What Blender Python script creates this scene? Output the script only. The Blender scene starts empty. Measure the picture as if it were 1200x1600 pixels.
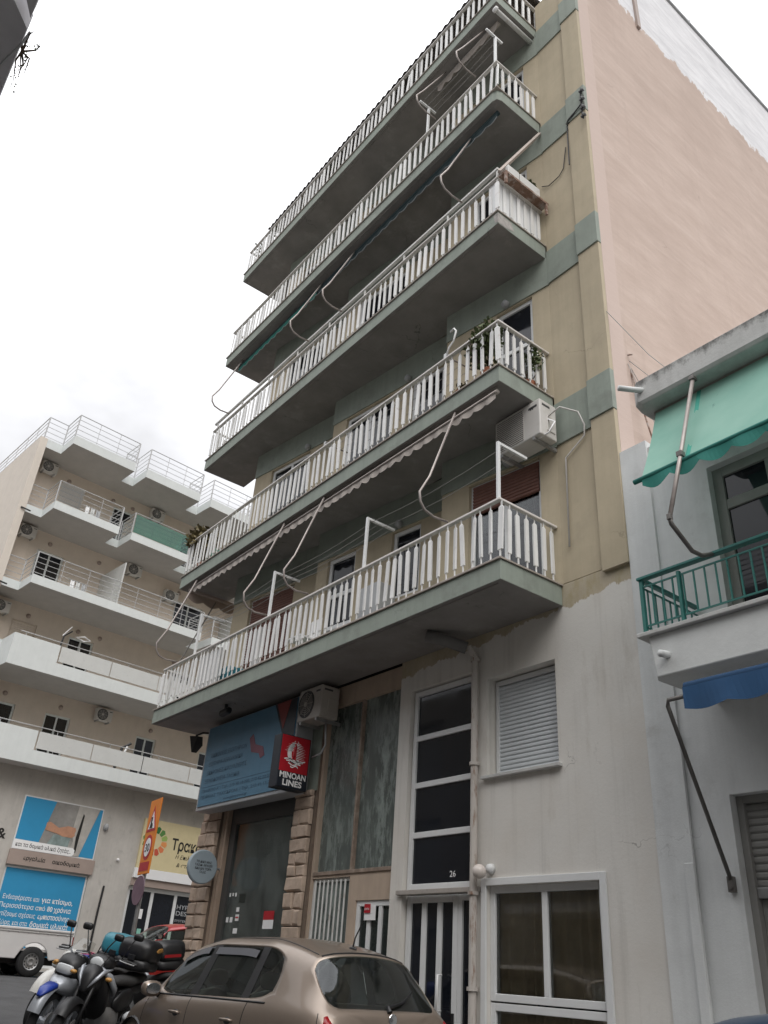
import bpy, bmesh, math, random
from mathutils import Vector, Matrix
random.seed(7)
SC = bpy.context.scene
COL = SC.collection
V = Vector

# ------------------------------------------------------------------ camera
CAM = V((6.19776639, -7.43706228, 1.50009728))
cr = V((0.61974374, 0.78215829, 0.06439024)); cu = V((0.35656676, -0.3537133, 0.86472368)); cf = V((-0.69912648, 0.51294767, 0.49810325))
cd = bpy.data.cameras.new('camera'); cam = bpy.data.objects.new('camera', cd); COL.objects.link(cam)
m = Matrix.Identity(4)
for i in range(3):
    m[i][0] = cr[i]; m[i][1] = cu[i]; m[i][2] = -cf[i]; m[i][3] = CAM[i]
cam.matrix_world = m
cd.sensor_fit = 'VERTICAL'; cd.sensor_height = 24.0; cd.lens = 24.0 * 1276.13 / 1600.0
cd.clip_start = 0.05; cd.clip_end = 3000
SC.camera = cam

# ------------------------------------------------------------------ overcast sky, weak broad sun
SUN_EL = math.radians(48); SUN_AZ = math.radians(-24)      # azimuth measured from +X towards +Y
w = bpy.data.worlds.new('World'); SC.world = w; w.use_nodes = True
nt = w.node_tree; nt.nodes.clear()
out = nt.nodes.new('ShaderNodeOutputWorld'); bg = nt.nodes.new('ShaderNodeBackground')
sky = nt.nodes.new('ShaderNodeTexSky'); sky.sky_type = 'NISHITA'; sky.sun_disc = False
sky.sun_elevation = SUN_EL; sky.sun_rotation = math.radians(90) - SUN_AZ
sky.air_density = 1.0; sky.dust_density = 3.0
tc = nt.nodes.new('ShaderNodeTexCoord'); sep = nt.nodes.new('ShaderNodeSeparateXYZ')
nt.links.new(tc.outputs['Generated'], sep.inputs[0])
mp = nt.nodes.new('ShaderNodeMapping'); mp.inputs['Scale'].default_value = (1.6, 1.6, 3.2)
nz = nt.nodes.new('ShaderNodeTexNoise'); nz.inputs['Scale'].default_value = 1.7; nz.inputs['Detail'].default_value = 5; nz.inputs['Roughness'].default_value = .55
nt.links.new(tc.outputs['Generated'], mp.inputs[0]); nt.links.new(mp.outputs[0], nz.inputs['Vector'])
def wmath(op, a, b):
    n = nt.nodes.new('ShaderNodeMath'); n.operation = op
    for i, x in enumerate((a, b)):
        if hasattr(x, 'links'): nt.links.new(x, n.inputs[i])
        else: n.inputs[i].default_value = x
    return n.outputs[0]
# even cloud deck: brighter towards the zenith as under any overcast sky
lum = wmath('MAXIMUM', sep.outputs['Z'], 0.0)
lum = wmath('ADD', wmath('MULTIPLY', wmath('POWER', lum, 1.6), 1.48), 0.07)
cl = wmath('ADD', wmath('MULTIPLY', nz.outputs['Fac'], 1.3), 0.35)
lum = wmath('MULTIPLY', wmath('MULTIPLY', lum, cl), 10.8)
comb = nt.nodes.new('ShaderNodeCombineColor')
nt.links.new(lum, comb.inputs[0]); nt.links.new(wmath('MULTIPLY', lum, 1.0), comb.inputs[1]); nt.links.new(wmath('MULTIPLY', lum, 1.02), comb.inputs[2])
mx = nt.nodes.new('ShaderNodeMix'); mx.data_type = 'RGBA'; mx.inputs['Factor'].default_value = 0.93
nt.links.new(sky.outputs[0], mx.inputs['A']); nt.links.new(comb.outputs[0], mx.inputs['B'])
nt.links.new(mx.outputs['Result'], bg.inputs['Color']); bg.inputs['Strength'].default_value = 0.1
nt.links.new(bg.outputs[0], out.inputs[0])
sd = bpy.data.lights.new('sun', 'SUN'); sd.energy = 0.9; sd.angle = math.radians(40); sd.color = (1, .97, .93)
so = bpy.data.objects.new('sun', sd); COL.objects.link(so)
sdir = V((math.cos(SUN_EL) * math.cos(SUN_AZ), math.cos(SUN_EL) * math.sin(SUN_AZ), math.sin(SUN_EL)))
so.rotation_euler = sdir.to_track_quat('Z', 'Y').to_euler()
vs = SC.view_settings; vs.view_transform = 'Standard'; vs.look = 'None'; vs.gamma = 1; vs.exposure = 0.84; vs.use_curve_mapping = False
SC.cycles.max_bounces = 6; SC.cycles.transparent_max_bounces = 12

# ------------------------------------------------------------------ helpers
ORG = {}
def S(r, g, b):
    f = lambda c: (c / 255 / 12.92) if c <= 10 else ((c / 255 + .055) / 1.055) ** 2.4
    return (f(r), f(g), f(b), 1)
def L4(c): return (c[0], c[1], c[2], 1)

class MB:
    def __init__(s): s.v = []; s.f = []; s.mi = []; s.cur = 0
    def face(s, idx): s.f.append(tuple(idx)); s.mi.append(s.cur)
    def add(s, vs, fs):
        b = len(s.v); s.v += [tuple(p) for p in vs]
        for f in fs: s.face([i + b for i in f])
        return s
    def hexa(s, p):  # 8 points: bottom 4 ccw, top 4 ccw
        return s.add(p, [(3, 2, 1, 0), (4, 5, 6, 7), (0, 1, 5, 4), (1, 2, 6, 5), (2, 3, 7, 6), (3, 0, 4, 7)])
    def box(s, x0, x1, y0, y1, z0, z1):
        return s.hexa([(x0, y0, z0), (x1, y0, z0), (x1, y1, z0), (x0, y1, z0), (x0, y0, z1), (x1, y0, z1), (x1, y1, z1), (x0, y1, z1)])
    def fbox(s, fr, s0, s1, h0, h1, d0, d1):   # box in a wall frame; d is outward
        P = fr.p
        return s.hexa([P(s0, h0, d1), P(s1, h0, d1), P(s1, h0, d0), P(s0, h0, d0), P(s0, h1, d1), P(s1, h1, d1), P(s1, h1, d0), P(s0, h1, d0)])
    def prism(s, pts, vec):
        n = len(pts); vec = V(vec); a = [V(p) for p in pts]; b = [p + vec for p in a]
        return s.add(a + b, [tuple(range(n - 1, -1, -1)), tuple(range(n, 2 * n))] + [(i, (i + 1) % n, n + (i + 1) % n, n + i) for i in range(n)])
    def tube(s, pts, r, n=8, closed=False):
        pts = [V(p) for p in pts]; m = len(pts); rr = r if isinstance(r, (list, tuple)) else [r] * m
        base = len(s.v); up = None
        for i, p in enumerate(pts):
            if closed: t = (pts[(i + 1) % m] - pts[i - 1])
            else: t = pts[min(i + 1, m - 1)] - pts[max(i - 1, 0)]
            t.normalize()
            if up is None:
                up = V((0, 0, 1)) if abs(t.z) < .9 else V((1, 0, 0))
            a = (up - t * up.dot(t)).normalized(); b = t.cross(a); up = a
            for k in range(n):
                q = 2 * math.pi * k / n
                s.v.append(tuple(p + (a * math.cos(q) + b * math.sin(q)) * rr[i]))
        for i in range(m if closed else m - 1):
            j = (i + 1) % m
            for k in range(n):
                l = (k + 1) % n
                s.face((base + i * n + k, base + i * n + l, base + j * n + l, base + j * n + k))
        if not closed:
            s.face([base + k for k in range(n - 1, -1, -1)]); s.face([base + (m - 1) * n + k for k in range(n)])
        return s
    def cyl(s, p0, p1, r0, r1=None, n=12): return s.tube([p0, p1], [r0, r0 if r1 is None else r1], n)
    def lathe(s, c, axis, prof, n=16, a0=0, a1=2 * math.pi):   # prof: (radius, along axis)
        c = V(c); ax = V(axis).normalized(); u = ax.orthogonal().normalized(); v2 = ax.cross(u)
        if abs(ax.y) > .9: u = V((1, 0, 0)); v2 = V((0, 0, 1)) if ax.y < 0 else V((0, 0, 1))
        full = abs(a1 - a0 - 2 * math.pi) < 1e-6; m = n if full else n + 1; base = len(s.v); k = len(prof)
        for i in range(m):
            q = a0 + (a1 - a0) * i / n
            for (r, h) in prof: s.v.append(tuple(c + ax * h + (u * math.cos(q) + v2 * math.sin(q)) * r))
        for i in range(n):
            j = (i + 1) % m
            for t in range(k - 1): s.face((base + i * k + t, base + j * k + t, base + j * k + t + 1, base + i * k + t + 1))
        return s
    def ball(s, c, rx, ry=None, rz=None, n=12, m=8):
        ry = rx if ry is None else ry; rz = rx if rz is None else rz; base = len(s.v)
        for i in range(m + 1):
            a = math.pi * i / m
            for k in range(n):
                q = 2 * math.pi * k / n
                s.v.append((c[0] + rx * math.sin(a) * math.cos(q), c[1] + ry * math.sin(a) * math.sin(q), c[2] + rz * math.cos(a)))
        for i in range(m):
            for k in range(n):
                l = (k + 1) % n; s.face((base + i * n + k, base + i * n + l, base + (i + 1) * n + l, base + (i + 1) * n + k))
        return s
    def loft(s, secs, n=12, e=2.6):   # sections (x, cy, cz, ay, az) rounded-rectangle rings along x
        base = len(s.v)
        for (x, cy, cz, ay, az) in secs:
            for k in range(n):
                q = 2 * math.pi * k / n; c, d = math.cos(q), math.sin(q)
                s.v.append((x, cy + ay * math.copysign(abs(c) ** (2 / e), c), cz + az * math.copysign(abs(d) ** (2 / e), d)))
        for i in range(len(secs) - 1):
            for k in range(n):
                l = (k + 1) % n; s.face((base + i * n + k, base + i * n + l, base + (i + 1) * n + l, base + (i + 1) * n + k))
        s.face([base + k for k in range(n - 1, -1, -1)]); s.face([base + (len(secs) - 1) * n + k for k in range(n)])
        return s
    def mesh(s, name, off=None, smooth=False):
        me = bpy.data.meshes.new(name)
        vs_ = s.v if off is None else [(p[0] - off[0], p[1] - off[1], p[2] - off[2]) for p in s.v]
        me.from_pydata(vs_, [], s.f); me.polygons.foreach_set('material_index', s.mi)
        b = bmesh.new(); b.from_mesh(me); bmesh.ops.recalc_face_normals(b, faces=b.faces); b.to_mesh(me); b.free()
        if smooth: me.polygons.foreach_set('use_smooth', [True] * len(me.polygons))
        me.update(); return me

class Fr:   # wall frame: s along, h up, d outward
    def __init__(s, o, u): s.o = V((o[0], o[1], 0)); s.u = V((u[0], u[1], 0)).normalized(); s.n = V((s.u.y, -s.u.x, 0))
    def p(s, a, h, d): return s.o + s.u * a + s.n * d + V((0, 0, h))

def setp(o, label=None, cat=None, group=None, kind=None):
    if label: o['label'] = label
    if cat: o['category'] = cat
    if group: o['group'] = group
    if kind: o['kind'] = kind
    return o
def mats(o, mt):
    for x in (mt if isinstance(mt, (list, tuple)) else [mt]): o.data.materials.append(x)
def mk(name, mb, mt, parent=None, smooth=False, bevel=0, org=None, label=None, cat=None, group=None, kind=None, auto=0):
    if parent is not None: off = ORG[parent.name]
    elif org is not None: off = V(org)
    else: off = V((0, 0, 0))
    me = mb.mesh(name, off, smooth); o = bpy.data.objects.new(name, me); COL.objects.link(o); mats(o, mt)
    if parent is not None: o.parent = parent
    else: o.location = off
    ORG[o.name] = off
    if bevel:
        b = o.modifiers.new('bevel', 'BEVEL'); b.width = bevel; b.segments = 2; b.limit_method = 'ANGLE'; b.angle_limit = math.radians(40)
    return setp(o, label, cat, group, kind)
def thing(name, label, cat, loc, rotz=0, group=None, local=False, rotx=0):
    o = bpy.data.objects.new(name, None); COL.objects.link(o); o.location = loc; o.rotation_euler = (rotx, 0, rotz); o.empty_display_size = .2
    ORG[o.name] = V((0, 0, 0)) if local else V(loc)
    return setp(o, label, cat, group)
def inst(name, me, parent, loc, rot=None, scale=None):   # shared mesh piece; loc in world/frame coordinates
    o = bpy.data.objects.new(name, me); COL.objects.link(o); o.parent = parent; o.location = V(loc) - ORG[parent.name]
    if rot: o.rotation_euler = rot
    if scale: o.scale = scale
    return o
def walls(mb, fr, s0, s1, h0, h1, d0, d1, holes=()):
    xs = sorted(set([s0, s1] + [min(max(x, s0), s1) for h in holes for x in h[:2]])); hs = sorted(set([h0, h1] + [min(max(x, h0), h1) for h in holes for x in h[2:]]))
    for i in range(len(xs) - 1):
        run = None
        for j in range(len(hs) - 1):
            cx, ch = (xs[i] + xs[i + 1]) / 2, (hs[j] + hs[j + 1]) / 2
            solid = not any(a < cx < b and c < ch < d for a, b, c, d in holes)
            if solid: run = [hs[j], hs[j + 1]] if run is None else [run[0], hs[j + 1]]
            if run and (not solid or j == len(hs) - 2):
                mb.fbox(fr, xs[i], xs[i + 1], run[0], run[1], d0, d1); run = None
    return mb
def text_mb(body, o, xd, yd, size, width=None, bold=0.0, depth=.004, align='LEFT', shear=0.0):
    c = bpy.data.curves.new('t', 'FONT'); c.body = body; c.size = 1; c.offset = bold; c.align_x = align; c.shear = shear; c.resolution_u = 3; c.extrude = 0
    ob = bpy.data.objects.new('t', c); me = ob.to_mesh()
    xd = V(xd).normalized(); yd = V(yd).normalized(); nd = xd.cross(yd); o = V(o)
    xs = [v.co.x for v in me.vertices] or [0, 1]
    sx = size if width is None else width / max(1e-4, (max(xs) - min(xs)))
    mb = MB(); mb.v = [tuple(o + xd * v.co.x * sx + yd * v.co.y * size + nd * depth) for v in me.vertices]
    for p in me.polygons: mb.face(list(p.vertices))
    ob.to_mesh_clear(); bpy.data.objects.remove(ob); bpy.data.curves.remove(c)
    return mb

# ------------------------------------------------------------------ materials
class NT:
    def __init__(s, name):
        s.m = bpy.data.materials.new(name); s.m.use_nodes = True; s.t = s.m.node_tree; s.b = s.t.nodes['Principled BSDF']; s.o = s.t.nodes['Material Output']
    def n(s, typ, **kw):
        x = s.t.nodes.new(typ)
        for k, v in kw.items(): setattr(x, k, v)
        return x
    def l(s, a, b): s.t.links.new(a, b)
    def pos(s, scale=(1, 1, 1), rot=(0, 0, 0)):
        g = s.n('ShaderNodeNewGeometry'); mp = s.n('ShaderNodeMapping'); mp.inputs['Scale'].default_value = scale; mp.inputs['Rotation'].default_value = rot
        s.l(g.outputs['Position'], mp.inputs[0]); return mp.outputs[0]
    def noise(s, vec, scale, detail=4, rough=.55):
        x = s.n('ShaderNodeTexNoise'); x.inputs['Scale'].default_value = scale; x.inputs['Detail'].default_value = detail; x.inputs['Roughness'].default_value = rough
        s.l(vec, x.inputs['Vector']); return x.outputs['Fac']
    def ramp(s, fac, a, b, c0=(0, 0, 0, 1), c1=(1, 1, 1, 1)):
        r = s.n('ShaderNodeValToRGB'); r.color_ramp.elements[0].position = a; r.color_ramp.elements[1].position = b
        r.color_ramp.elements[0].color = c0; r.color_ramp.elements[1].color = c1; s.l(fac, r.inputs[0]); return r.outputs[0]
    def mix(s, fac, a, b, typ='MIX'):
        x = s.n('ShaderNodeMix', data_type='RGBA', blend_type=typ)
        for k, v in (('Factor', fac), ('A', a), ('B', b)):
            if hasattr(v, 'links'): s.l(v, x.inputs[k])
            else: x.inputs[k].default_value = v
        return x.outputs['Result']
    def math(s, op, a, b=0.0):
        x = s.n('ShaderNodeMath', operation=op)
        for i, v in enumerate((a, b)):
            if hasattr(v, 'links'): s.l(v, x.inputs[i])
            else: x.inputs[i].default_value = v
        return x.outputs[0]
    def sepz(s, ax=2):
        g = s.n('ShaderNodeNewGeometry'); q = s.n('ShaderNodeSeparateXYZ'); s.l(g.outputs['Position'], q.inputs[0]); return q.outputs[ax]
    def cracks(s, scale=1.0, wid=.005, thr=.57):
        a = s.pos(); n_ = s.n('ShaderNodeTexNoise'); n_.inputs['Scale'].default_value = 4.0; n_.inputs['Detail'].default_value = 6; s.l(a, n_.inputs['Vector'])
        q = s.n('ShaderNodeVectorMath', operation='MULTIPLY_ADD'); s.l(n_.outputs['Color'], q.inputs[0]); q.inputs[1].default_value = (.45, .45, .45); s.l(a, q.inputs[2])
        v = s.n('ShaderNodeTexVoronoi', feature='DISTANCE_TO_EDGE'); v.inputs['Scale'].default_value = scale; s.l(q.outputs[0], v.inputs['Vector'])
        k = s.math('LESS_THAN', v.outputs['Distance'], wid); return s.math('MULTIPLY', k, s.ramp(s.noise(a, .9, 4), thr, thr + .08))
    def bump(s, h, strength, dist=.01):
        x = s.n('ShaderNodeBump'); x.inputs['Strength'].default_value = strength; x.inputs['Distance'].default_value = dist; s.l(h, x.inputs['Height']); s.l(x.outputs[0], s.b.inputs['Normal'])
def sc4(c, k): return (min(c[0] * k, .95), min(c[1] * k, .95), min(c[2] * k, .95), 1)
def mat(name, col, rough=.7, metal=0.0, var=.1, vs=2.5, streak=0.0, dirt=None, bump=0.0, bs=45, coat=0.0, spec=.5, crack=0.0):
    t = NT(name); p = t.pos(); col = L4(col)
    c = t.mix(t.ramp(t.noise(p, vs, 6, .65), .3, .7), sc4(col, 1 - var), sc4(col, 1 + var))
    if streak:
        k = t.ramp(t.noise(t.pos((7, 7, .35)), 1.0, 5, .7), .42, .72)
        c = t.mix(t.math('MULTIPLY', k, streak), c, sc4(col, .45))
    if dirt:
        dc, amt, ds, thr = dirt
        k = t.ramp(t.noise(p, ds, 8, .68), thr, thr + .16); c = t.mix(t.math('MULTIPLY', k, amt), c, L4(dc))
    if crack: c = t.mix(t.math('MULTIPLY', t.cracks(), crack), c, sc4(col, .3))
    t.l(c, t.b.inputs['Base Color'])
    r = t.noise(p, vs * 3, 4); t.l(t.math('ADD', t.math('MULTIPLY', r, .2), rough - .1), t.b.inputs['Roughness'])
    t.b.inputs['Metallic'].default_value = metal; t.b.inputs['Specular IOR Level'].default_value = spec
    if coat: t.b.inputs['Coat Weight'].default_value = coat; t.b.inputs['Coat Roughness'].default_value = .06
    if bump: t.bump(t.noise(p, bs, 6, .7), bump, .006)
    return t.m
def glass(name, tint=(.5, .55, .55), rough=.02, refl=1.45, wave=.0, film=0.0):
    t = NT(name); t.t.nodes.remove(t.b)
    tr = t.n('ShaderNodeBsdfTransparent'); tr.inputs[0].default_value = L4(tint); gl = t.n('ShaderNodeBsdfGlossy'); gl.inputs['Roughness'].default_value = rough; gl.inputs[0].default_value = (.9, .93, .95, 1)
    fr = t.n('ShaderNodeFresnel'); fr.inputs[0].default_value = refl; ms = t.n('ShaderNodeMixShader')
    if wave:
        b = t.n('ShaderNodeBump'); b.inputs['Strength'].default_value = wave; b.inputs['Distance'].default_value = .02; t.l(t.noise(t.pos(), 2.2, 2), b.inputs['Height'])
        t.l(b.outputs[0], gl.inputs['Normal'])
    t.l(t.math('ADD', fr.outputs[0], .02), ms.inputs[0]); t.l(tr.outputs[0], ms.inputs[1]); t.l(gl.outputs[0], ms.inputs[2])
    if film:   # diffuse film; on shop glass it stands in for reflected street light
        df = t.n('ShaderNodeBsdfDiffuse'); df.inputs[0].default_value = (.36, .40, .38, 1); m2 = t.n('ShaderNodeMixShader')
        t.l(t.math('MULTIPLY', t.ramp(t.noise(t.pos((2.5, 2.5, 1)), 1.6, 7, .7), .25, .75), film), m2.inputs[0]); t.l(ms.outputs[0], m2.inputs[1]); t.l(df.outputs[0], m2.inputs[2]); t.l(m2.outputs[0], t.o.inputs[0])
    else: t.l(ms.outputs[0], t.o.inputs[0])
    return t.m

DIRT = (.10, .095, .085)
M_tan = mat('plaster_tan', (.455, .39, .28), .85, var=.07, streak=.16, dirt=((.30, .26, .19), .35, 1.3, .56), bump=.25, crack=.35)
M_band = mat('plaster_green', (.27, .305, .265), .8, var=.08, streak=.22, dirt=((.185, .20, .175), .6, 2.2, .53), bump=.25, crack=.4)
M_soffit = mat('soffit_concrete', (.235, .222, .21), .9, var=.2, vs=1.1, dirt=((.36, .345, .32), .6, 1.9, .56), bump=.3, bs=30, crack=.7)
M_white = mat('rail_white', (.72, .72, .71), .5, var=.07, dirt=((.36, .28, .22), .6, 7.0, .60))
M_rail = mat('handrail_white', (.66, .63, .60), .5, var=.08, dirt=((.36, .27, .22), .55, 4.0, .58))
M_wframe = mat('window_white', (.70, .71, .71), .4, var=.04, dirt=((.42, .40, .37), .3, 4, .62))
M_dirtywhite = mat('old_white_paint', (.60, .60, .58), .6, var=.1, dirt=((.33, .24, .18), .6, 6, .56))
M_rust = mat('rusty_metal', (.20, .12, .085), .85, var=.3, vs=12, dirt=((.48, .44, .41), .8, 7, .48), bump=.3)
M_stone = mat('stone_block', (.46, .36, .285), .9, var=.22, vs=5, dirt=((.22, .155, .11), .55, 6, .56), bump=.7, bs=22)
M_mortar = mat('stone_mortar', (.17, .13, .10), .95, var=.2, vs=8, bump=.4)
M_pane = mat('dark_pane', (.010, .012, .017), .05, var=.3, vs=1.2, spec=.5)
M_panegreen = mat('green_black_pane', (.018, .026, .024), .14, var=.2, spec=.5)
M_glass = glass('window_glass', (.90, .91, .90), .02, 1.28); M_shopglass = glass('shop_glass', (.66, .72, .69), .10, 1.36, wave=.25, film=.36); M_carglass = glass('car_glass', (.74, .84, .79), .01, film=.05)  # shop_glass film is painted brightness in place of street reflections
M_brown = mat('brown_shutter', (.17, .075, .055), .55, var=.15, vs=7)
M_wshut = mat('white_shutter', (.58, .61, .63), .5, var=.04, vs=3)
M_dark = mat('unlit_interior', (.02, .018, .018), .9, var=.3)  # near-black sheets: shade of unlit rooms put into the colour
M_room = mat('shop_room', (.60, .62, .60), .85, var=.2, vs=1.4)
M_black = mat('black_plastic', (.012, .012, .013), .45, var=.2)
M_rubber = mat('tyre_rubber', (.018, .018, .019), .85, var=.2, vs=20, bump=.3, bs=90)
M_chrome = mat('chrome', (.62, .62, .63), .18, metal=1.0, var=.06)
M_steel = mat('galvanised', (.40, .40, .40), .45, metal=.7, var=.15, vs=8)
M_pipe = mat('awning_arm', (.34, .30, .28), .45, metal=.35, var=.12, vs=9)
M_pipedark = mat('dark_arm', (.16, .15, .14), .5, metal=.4, var=.15, vs=9)
M_beige = mat('beige_canvas', (.40, .36, .325), .9, var=.08, streak=.15, bump=.15, bs=120)
M_greencanvas = mat('green_canvas', (.025, .20, .165), .85, var=.12, vs=1.6, bump=.15, bs=120)
M_ac = mat('ac_casing', (.60, .58, .55), .45, var=.05, dirt=((.38, .34, .29), .5, 3, .58))
M_acold = mat('ac_casing_old', (.42, .39, .355), .55, var=.07, dirt=((.22, .19, .16), .5, 4, .55))
M_grille = mat('ac_grille', (.06, .06, .062), .5, var=.1)
M_navy = mat('sign_navy', (.012, .016, .024), .4, var=.1)
M_red = mat('sign_red', (.42, .012, .022), .45, var=.05)
M_signwhite = mat('sign_white', (.82, .82, .82), .5, var=.02)
M_blue = mat('sign_blue', (.085, .20, .30), .5, var=.05, streak=.1, dirt=((.10, .15, .19), .4, 1.5, .55))
M_bluetext = mat('sign_faded_text', (.055, .12, .19), .5, var=.05)
M_brightblue = mat('poster_blue', (.030, .27, .50), .45, var=.05, vs=1.2)
M_orange = mat('sign_orange', (.72, .22, .02), .5, var=.06, vs=5)
M_signgrey = mat('sign_back_grey', (.36, .37, .38), .5, var=.05)
M_cream = mat('shop_cream', (.66, .57, .34), .6, var=.05, streak=.08)
M_ink = mat('black_ink', (.012, .011, .010), .6, var=.05)
M_taupe = mat('fascia_taupe', (.34, .27, .235), .6, var=.06)
M_lwall = mat('left_wall_beige', (.65, .565, .485), .85, var=.05, streak=.06, dirt=((.44, .37, .31), .3, 1.1, .58), bump=.2)
M_lside = mat('left_side_cream', (.66, .60, .53), .85, var=.05, streak=.10, bump=.2)
M_lwhite = mat('left_fascia_white', (.66, .69, .68), .75, var=.04, streak=.08, bump=.12)
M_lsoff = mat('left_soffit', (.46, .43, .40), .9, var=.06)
M_lground = mat('left_ground_grey', (.50, .475, .44), .85, var=.1, vs=1.3, streak=.18, dirt=((.22, .21, .20), .45, 2.2, .57), bump=.3)
M_lrail = mat('left_rail_white', (.44, .44, .44), .4, var=.04)
M_frost = mat('frosted_panel', (.58, .59, .575), .3, var=.04)
M_greenglass = glass('green_glass', (.42, .74, .63), .05, 1.5, film=.12)
M_leaf = mat('leaf_green', (.075, .10, .035), .7, var=.35, vs=14); M_leafdry = mat('leaf_olive', (.13, .105, .045), .75, var=.35, vs=14)
M_stem = mat('stem_brown', (.10, .07, .045), .9, var=.2, vs=9)
M_terra = mat('terracotta', (.34, .13, .07), .85, var=.15, vs=6)
M_wire = mat('wire', (.30, .29, .28), .6, var=.1); M_darkwire = mat('dark_wire', (.03, .03, .032), .6, var=.1)
M_nwall = mat('neighbour_wall', (.65, .665, .66), .85, var=.07, streak=.16, dirt=((.40, .395, .375), .5, 2.2, .57), bump=.4, crack=.2)
M_ncap = None
M_nconc = mat('neighbour_slab', (.52, .52, .505), .9, var=.14, vs=3, streak=.18, dirt=((.10, .10, .095), .75, 3.4, .58), bump=.5, bs=28)
M_nrail = mat('green_rail', (.03, .165, .145), .45, var=.12, vs=6)
M_gwood = mat('shutter_grey', (.26, .255, .24), .7, var=.12)
M_purple = mat('purple_curtain', (.075, .05, .065), .9, var=.2); M_curtain = mat('grey_curtain', (.40, .33, .235), .9, var=.15, vs=4)
M_asphalt = mat('asphalt', (.055, .055, .057), .9, var=.25, vs=1.1, dirt=((.09, .088, .085), .5, 2.3, .55), bump=.5, bs=130)
M_pave = mat('paving', (.27, .26, .245), .9, var=.15, vs=2, dirt=(DIRT, .4, 2, .58), bump=.35)
M_kerb = mat('kerb_stone', (.33, .32, .30), .9, var=.15, vs=3, bump=.3)
M_teal = mat('teal_plastic', (.035, .20, .26), .42, var=.1); M_silver = mat('silver_plastic', (.38, .40, .43), .32, var=.05, metal=.3)
M_bikewhite = mat('bike_white', (.66, .65, .62), .35, var=.05); M_pink = mat('bike_pink', (.55, .04, .16), .4, var=.08); M_bblue = mat('bike_blue', (.015, .045, .30), .35, var=.1)
M_seat = mat('bike_seat', (.028, .027, .026), .75, var=.2, vs=12, bump=.2); M_amber = mat('amber_lens', (.50, .26, .07), .3, var=.05)
M_lens = mat('lamp_lens', (.55, .57, .58), .12, var=.05); M_redlens = mat('red_lens', (.28, .012, .015), .2, var=.05)
M_skin = mat('print_skin', (.46, .24, .15), .7, var=.15, vs=5); M_printgrey = mat('print_grey', (.26, .25, .235), .7, var=.25, vs=2.2); M_printlight = mat('print_light', (.42, .40, .37), .7, var=.2, vs=2.5); M_printbucket = mat('print_bucket', (.22, .28, .27), .6, var=.3, vs=5)

def moss_cap():
    t = NT('mossy_roof_edge'); p = t.pos(); z = t.sepz(2)
    c = t.mix(t.ramp(t.noise(p, 3, 6), .3, .7), (.46, .46, .445, 1), (.58, .58, .565, 1))
    c = t.mix(t.math('MULTIPLY', t.ramp(t.noise(t.pos((6, 6, 1)), 1.4, 6, .7), .45, .7), .35), c, (.30, .295, .28, 1))
    k = t.math('ADD', t.math('MULTIPLY', t.math('SUBTRACT', z, 7.30), 1.6), t.math('MULTIPLY', t.noise(t.pos((4, 4, 2.5)), 1.5, 8, .75), 1.0))
    c = t.mix(t.math('MULTIPLY', t.ramp(k, .72, .92), .85), c, (.075, .072, .065, 1)); t.l(c, t.b.inputs['Base Color']); t.b.inputs['Roughness'].default_value = .95; t.bump(t.noise(p, 28, 7, .7), .5, .008); return t.m
M_ncap = moss_cap()
def facade_grey():
    t = NT('plaster_dirty_white'); p = t.pos()
    col = (.67, .65, .61)
    c = t.mix(t.ramp(t.noise(p, .9, 6, .6), .3, .7), sc4(col, .93), sc4(col, 1.06))
    c = t.mix(t.math('MULTIPLY', t.ramp(t.noise(p, 1.4, 4, .5), .45, .7), .35), c, (.60, .55, .485, 1))
    c = t.mix(t.math('MULTIPLY', t.ramp(t.noise(t.pos((6, 6, .3)), 1, 5, .7), .52, .75), .30), c, (.33, .31, .28, 1))
    sp = t.ramp(t.noise(p, 17, 6, .7), .70, .74); c = t.mix(t.math('MULTIPLY', sp, .7), c, (.17, .15, .13, 1))
    c = t.mix(t.math('MULTIPLY', t.cracks(), .6), c, (.20, .18, .16, 1))
    c = t.mix(t.math('MULTIPLY', t.ramp(t.noise(t.pos((2.2, 2.2, .5)), 1.1, 7, .7), .56, .70), .45), c, (.40, .36, .31, 1))
    # tan paint above a ragged brushed edge
    x = t.sepz(0); z = t.sepz(2)
    e = t.math('ADD', t.math('MULTIPLY', t.noise(t.pos((1, 1, .4)), 3.0, 6, .7), .42), t.math('MULTIPLY', x, .07))
    k = t.ramp(t.math('SUBTRACT', z, t.math('ADD', e, 5.50)), -.008, .012)
    tan = t.mix(t.ramp(t.noise(p, 2.5, 6), .3, .7), (.41, .355, .265, 1), (.47, .41, .31, 1))
    tan = t.mix(t.math('MULTIPLY', t.ramp(t.noise(t.pos((3, 3, 1.2)), 2.2, 6, .7), .45, .62), .6), tan, (.36, .30, .17, 1))
    c = t.mix(k, c, tan)
    t.l(c, t.b.inputs['Base Color']); t.b.inputs['Roughness'].default_value = .88; t.bump(t.noise(p, 26, 8, .7), .32, .008)
    return t.m
M_grey = facade_grey()
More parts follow.
